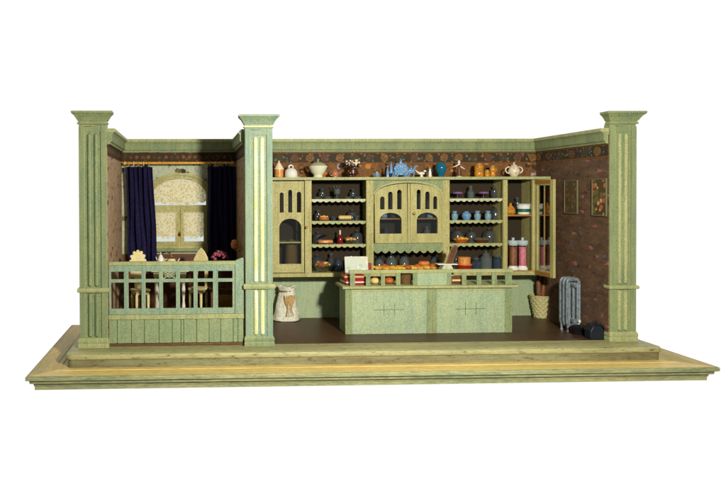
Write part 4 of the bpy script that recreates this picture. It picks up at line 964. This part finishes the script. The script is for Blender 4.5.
o = MB().lathe([(.4, 0), (.45, .08), (.72, .6), (.6, 1.05), (.3, 1.2), (.34, 1.35), (0, 1.35)], n=18).build('vase', 'delft'); put(o, (sx(465.5), YS-.3, SZ[1])); tag(o, 'round deep blue china ginger jar, second on the vase shelf', 'vase', 'small vases on the second right shelf')
bowl_of('wide bowl heaped with orange and yellow fruits, third right shelf', 461, SZ[2], 1.3, 'bread2', ['orange', 'yellow'], 34, h=.6, s_=.2)
bowl_of('wide dark bowl of brown nuts, third right shelf', 481.5, SZ[2], 1.3, 'brownwood', ['weave_brown', 'frost'], 34, h=.6, s_=.18)
t = thing('copper_pot', 'orange copper pot with a dark belly on the bottom right shelf', 'pot', (sx(464), YS, SB))
MB().lathe([(.8, 0), (1.1, .4), (1.15, .9), (0, .9)], n=22).build('pot_belly', 'red', t)
MB().lathe([(1.2, .9), (1.2, 1.0), (.95, 1.05), (.95, 2.0), (.85, 2.1), (0, 2.1)], n=22).build('pot_lid', 'orange', t)
MB().tube([(-1.1, 0, .9), (-1.7, -.2, 1.0)], .1).build('handle', 'bread2', t)
for px, r, h, mt, lab in ((476, .75, 1.9, 'bluegl', 'squat blue glass jar, left on the bottom right shelf'), (486, .85, 2.7, 'frost', 'tall clear glass jar in the middle of the bottom right shelf'), (497, .7, 2.3, 'bluegl', 'blue glass jar at the right end of the bottom right shelf')):
    t = thing('glass_jar', lab, 'jar', (sx(px), YS, SB), group='glass jars on the bottom right shelf')
    MB().lathe([(r*.8, 0), (r, .15), (r, h*.7), (r*.6, h*.85), (r*.6, h*.9), (0, h*.9)], n=18).build('body', mt, t)
    MB().lathe([(r*.66, h*.9), (r*.66, h*.97), (r*.15, h), (r*.22, h*1.08), (0, h*1.12)], n=14).build('lid', 'frost', t)
def dome(label, px, z, r, h, kind, mat='smoke', Y=16.4):
    t = thing('glass_' + kind, label, 'glass ' + kind, (X(px, Y), Y, z), group='glassware crowding the open shelves')
    if kind == 'dome':
        MB().lathe([(r*.7, 0), (r*1.1, .06), (r*1.1, .12), (0, .12)], n=18).build('plate', 'frost', t)
        MB().lathe([(r, .13), (r, h*.55), (r*.75, h*.82), (r*.3, h*.93), (0, h*.95)], n=18).build('cover', mat, t)
        MB().ball((0, 0, h*1.02), .13, n=8).build('knob', 'frost', t)
    else:
        MB().lathe([(r*.6, 0), (r*.7, .1), (r*.95, h*.4), (r*.8, h*.7), (r*.35, h*.8), (r*.4, h*.95), (0, h*.93)], n=18).build('body', mat, t)
        MB().lathe([(r*.5, h*.95), (r*.45, h), (0, h*1.08)], n=12).build('lid', 'frost', t)
for a_ in (('clear glass dome at the left end of the third left shelf, behind the orange pie', 318, SZ[2], .85, 1.7, 'dome'),
           ('smoky glass dome behind the basket of rolls on the third left shelf', 357, SZ[2], .85, 1.9, 'dome'),
           ('glass dome behind the mixed biscuit bowl on the bottom left shelf', 317, SB, .9, 2.4, 'dome'),
           ('tall smoky decanter between the biscuit bowl and the blue jar', 331, SB, .6, 2.6, 'jar'),
           ('smoky glass jar behind the yellow iced bun on the second left shelf', 318, SZ[1], .6, 1.6, 'jar'),
           ('smoky glass dome behind the long pale loaf on the second left shelf', 352, SZ[1], .8, 1.6, 'dome'),
           ('smoky glass jar left of the goblet on the top left shelf', 322, SZ[0], .6, 1.6, 'jar'),
           ('smoky glass jar right of the goblet on the top left shelf', 353, SZ[0], .6, 1.5, 'jar'),
           ('glass dome behind the orange fruits on the third right shelf', 457, SZ[2], .95, 2.2, 'dome'),
           ('smoky glass dome between the two wide bowls on the third right shelf', 471, SZ[2], .8, 2.0, 'dome'),
           ('glass dome behind the bowl of nuts at the right of the third right shelf', 489, SZ[2], .95, 2.1, 'dome'),
           ('smoky glass jar at the right end of the top right shelf', 494, SZ[0], .6, 1.8, 'jar'),
           ('smoky glass dome at the right end behind the blue vases', 495, SZ[1], .7, 2.0, 'dome'),
           ('tall smoky decanter behind the copper pot on the bottom right shelf', 456, SB, .6, 3.0, 'jar'),
           ('smoky glass dome above the amber shelf board, behind the brown sweets', 519, zb+.125, .8, 2.0, 'dome'),
           ('smoky decanter between the amber flask and the white tub', 517, ZS5+.005, .55, 2.5, 'jar')):
    dome(*a_)
# section 5
t = thing('oil_flask', 'pear-shaped amber flask on the amber shelf behind the open door', 'flask', (X(510.5, YS), YS, ZS5+.005))
MB().lathe([(.5, 0), (.72, .3), (.6, .9), (.2, 1.4), (.16, 1.7), (0, 1.7)], n=18).build('body', 'honey', t); MB().ball((0, 0, 1.8), .15).build('stopper', 'darkbrass', t)
t = thing('labelled_tub', 'white tub with a dark green label band on the amber shelf', 'tub', (X(523.5, YS), YS, ZS5+.005))
MB().lathe([(.8, 0), (.85, .05), (.98, 1.45), (.9, 1.5), (0, 1.45)], n=24).build('tub_body', 'white', t)
MB().lathe([(.87, .35), (.9, .35), (.945, .85), (.91, .85)], n=24).build('label_band', plain('dark_green_label', (30, 92, 76), .4), t)
MB().lathe([(1.04, 1.4), (1.04, 1.6), (.9, 1.66), (0, 1.62)], n=24).build('lid', 'lidglass', t)
for px, mt, lab in ((513, 'candy_brown', 'tall white-lidded glass jar of brown sweets'), (522.5, 'candy_pink', 'tall white-lidded glass jar of pink sweets')):
    t = thing('sweet_jar', lab+', beside the open door', 'sweet jar', (X(px, YS-.6, 250), YS-.6, zb+.125), group='tall jars of sweets')
    MB().lathe([(.75, 0), (.78, .2), (.6, .5), (.6, .62), (0, .62)], n=20).build('jar_base', 'white', t)
    MB().lathe([(.55, .63), (.55, 3.5), (0, 3.5)], n=20).build('sweets', mt, t)
    MB().lathe([(.6, .63), (.62, 3.7)], n=20).build('glass_cylinder', 'glass', t)
    MB().lathe([(.62, 3.71), (.8, 4.0), (.8, 4.4), (.7, 4.5), (.2, 4.52), (.2, 4.75), (.26, 4.9), (0, 4.95)], n=20).build('lid', 'lidglass', t)

# ================================================================== ON THE SHOP FLOOR
FZ = .065
# white sack by the middle pillar
t = thing('flour_sack', 'white cloth sack printed with golden wheat, on the floor beside the middle pillar', 'sack', (X(286, 16.0, 300), 16.0, FZ))
prof = [(1.9, 0), (2.1, .12), (1.85, 1.2), (1.55, 2.6), (1.28, 3.9), (1.14, 4.5), (1.25, 4.8), (1.42, 5.15), (1.25, 5.2), (0, 4.9)]
def wob(x, y, z):
    a = math.atan2(y, x); k = 1+.05*math.sin(5*a+z)+.035*math.sin(9*a-z*2)+.04*math.sin(3*a-1); return (x*k+.12*z*.3+.08*math.sin(z*1.7), y*k*.7, z+.09*math.sin(3*a+1)*(z/5)+.08*math.sin(8*a)*(z/5))
MB().lathe(prof, n=36).warp(wob).build('cloth', 'sackcloth', t)
g = MB()
for k in range(-3, 4):
    bx = k*.13; pts = []
    for i in range(7):
        u = i/6; zz = .8+3.2*u; xx = .35+.12*zz*.3+bx*(.8+2.2*abs(u-.35)) + .1*math.sin(k+u*3)
        rr = (2.15-.19*zz)*.7*1.07; yy = -rr*math.sqrt(max(.05, 1-(xx/(rr/.7))**2))-.05
        pts.append((xx, yy, zz))
    g.tube(pts, [.03, .03, .04, .06, .15, .17, .04], 5)
g.build('wheat_print', plain('wheat_gold', (190, 158, 104), .9, grain=.5, spec=.1), t)
MB().lathe([(1.16, 4.42), (1.22, 4.5), (1.16, 4.6)], n=24).warp(lambda x, y, z: (x, y*.72, z)).build('string', 'brownwood', t)
# wicker basket with rolls of paper
bx, by = X(541, 15.85, 305), 15.85
t = thing('wicker_basket', 'tapering pale wicker basket on the floor below the open cabinet door', 'basket', (bx, by, FZ))
bp = [(.95, 0)] + [(1.0+.55*i/30, .08+3.2*i/30) for i in range(31)] + [(1.62, 3.4), (1.5, 3.45), (1.4, 3.3), (.9, .2), (0, .2)]
def weavy(x, y, z):
    rr = math.hypot(x, y)
    if rr < .93 or z > 3.29 or z < .05: return (x, y, z)
    a = math.atan2(y, x); row = math.floor(z/.42); k = 1+.055*math.sin(a*11+row*math.pi)+.03*abs(math.sin(z/.42*math.pi)); return (x*k, y*k, z)
MB().lathe(bp, n=66).warp(weavy).build('basket_wall', 'weave', t)
MB().tube([(1.58*math.cos(a_), 1.58*math.sin(a_), 3.4) for a_ in [i*math.pi/12 for i in range(24)]], .13, 7, True).build('basket_rim', 'weave', t)
for i, (dx, lean, mt, ln_, lab, r_) in enumerate(((-.65, .25, 'crust', 5.6, 'short brown baguette leaning left in the wicker basket', .34), (.1, .05, 'brownwood', 6.6, 'long dark baguette upright in the middle of the wicker basket', .3), (.55, .45, 'brownwood', 6.9, 'long dark baguette leaning right in the wicker basket', .32), (-.1, .2, 'crust', 5.0, 'golden baguette at the front of the wicker basket', .3))):
    s_ = -1 if i in (0,) else 1
    o = MB().tube([(0, 0, 0), (0, 0, .3), (s_*lean*.5, 0, ln_*.5), (s_*lean*1.2, 0, ln_-.3), (s_*lean*1.3, 0, ln_)], [.12, r_, r_*1.1, r_, .1], 9).build('baguette', mt)
    put(o, (bx+dx*.5, by+(-.35 if i in (0, 3) else .4), FZ+.25)); tag(o, lab, 'baguette', 'baguettes in the wicker basket')
# radiator: a row of cast columns standing off the right wall, end-on
rx_, ry_ = 64.05, 9.6
t = thing('radiator', 'silver cast-iron radiator with three columns, standing near the dark right wall', 'radiator', (63.75, 6.7, FZ), math.radians(3))
for k in range(3):
    y = -.9+k*.9
    m = MB()
    for sx_ in (-.78, 0, .78):
        m.tube([(sx_, y, .9), (sx_, y, 6.0)], .2, 8)
    loop = rrect(-1.15, 1.15, .7, 6.35, .55, 5)
    m.tube([(u, y, v) for u, v in loop], .22, 8, True)
    m.build('radiator_column', 'silver', t)
m = MB(); m.lathe([(.32, -1.4), (.32, 1.3)], (-.0, 0, 5.7), 12, axis='y'); m.lathe([(.32, -1.4), (.32, 1.3)], (0, 0, 1.3), 12, axis='y'); m.build('connecting_pipe', 'silver', t)
for sx_ in (-1, 1):
    for y in (-.9, .9): MB().lathe([(.26, 0), (.18, .3), (.24, .75)], (sx_*.95, y, 0), 8).build('leg', 'silver', t)
MB().lathe([(.3, -1.6), (.3, -1.4)], (0, 0, 5.7), 12, axis='y').build('valve', 'silver', t)
MB().lathe([(.2, -1.6), (.2, -1.4)], (.75, 0, 1.3), 12, axis='y').build('valve', 'white', t)
t.scale = (.8, .8, 1.14)
# coal scuttle and black box behind it
t = thing('coal_scuttle', 'dark blue-black iron box with a sloping lid, near the foot of the right pillar', 'coal box', (63.95, 1.5, FZ))
MB().prism([(-1.1, 0), (1.1, 0), (1.15, 1.3), (.7, 1.9), (-.6, 1.9), (-1.15, 1.1)], -.8, .8).build('box_body', 'iron', t, .08)
MB().prism([(-1.2, 1.15), (-.6, 1.95), (.75, 1.95), (1.22, 1.35), (1.25, 1.45), (.75, 2.08), (-.65, 2.08), (-1.28, 1.22)], -.88, .88).build('lid', 'black', t, .03)
MB().tube([(-.4, 0, 2.08), (-.3, 0, 2.4), (.35, 0, 2.4), (.45, 0, 2.08)], .08).build('handle', 'iron', t)
t.scale = (.82, .82, .95)
t = thing('coal_tray', 'black iron tray with rolled rim between the radiator and the dark iron box', 'tray', (63.6, 4.3, FZ), .3)
MB().lathe([(.9, 0), (1.0, .1), (1.3, 1.0), (1.36, 1.05), (1.3, 1.1), (1.15, .95), (.9, .2), (0, .2)], n=22, sy=.7).build('pan', 'black', t)
q = MB()
for k in range(16):
    a_ = random.random()*6.28; r_ = .9*math.sqrt(random.random()); q.ball((r_*math.cos(a_), r_*.6*math.sin(a_), .8+random.uniform(0, .35)), .25, .22, .2, 5)
q.build('coals', 'black', t)
# framed pictures on the right wall
def picture(label, ya, yb, z0, z1, mat):
    t = thing('framed_picture', label, 'picture', (XR-.01, (ya+yb)/2, z0), group='pictures on the right wall')
    O_ = (XR-.01, (ya+yb)/2, z0)
    MB().prism(rect(ya, yb, z0, z1), XR-.24, XR-.02, 'x', [list(reversed(rect(ya+.15, yb-.15, z0+.15, z1-.15)))]).build('picture_frame', 'frame_olive', t, .03, org=O_)
    MB().box(XR-.14, XR-.05, ya+.13, yb-.13, z0+.13, z1-.13).build('picture_print', mat, t, org=O_)
M['frame_olive'] = plain('tarnished_frame', (104, 102, 70), .5, grain=.3)
M['print1'] = spotted('dark_flower_print', (88, 74, 46), [(130, 92, 60), (104, 100, 66), (120, 80, 60)], 1.5, .4, .4, .3)
M['print2'] = spotted('orange_flower_print', (86, 68, 38), [(196, 120, 64), (206, 156, 96), (176, 92, 66), (106, 98, 56)], 1.3, .5, .4, .1)
picture('framed dark flower print on the right wall, nearer the corner', 6.75, 10.0, 16.4, 21.2, 'print1')
picture('framed orange flower print on the right wall, beside the right pillar', .4, 3.5, 16.3, 21.3, 'print2')
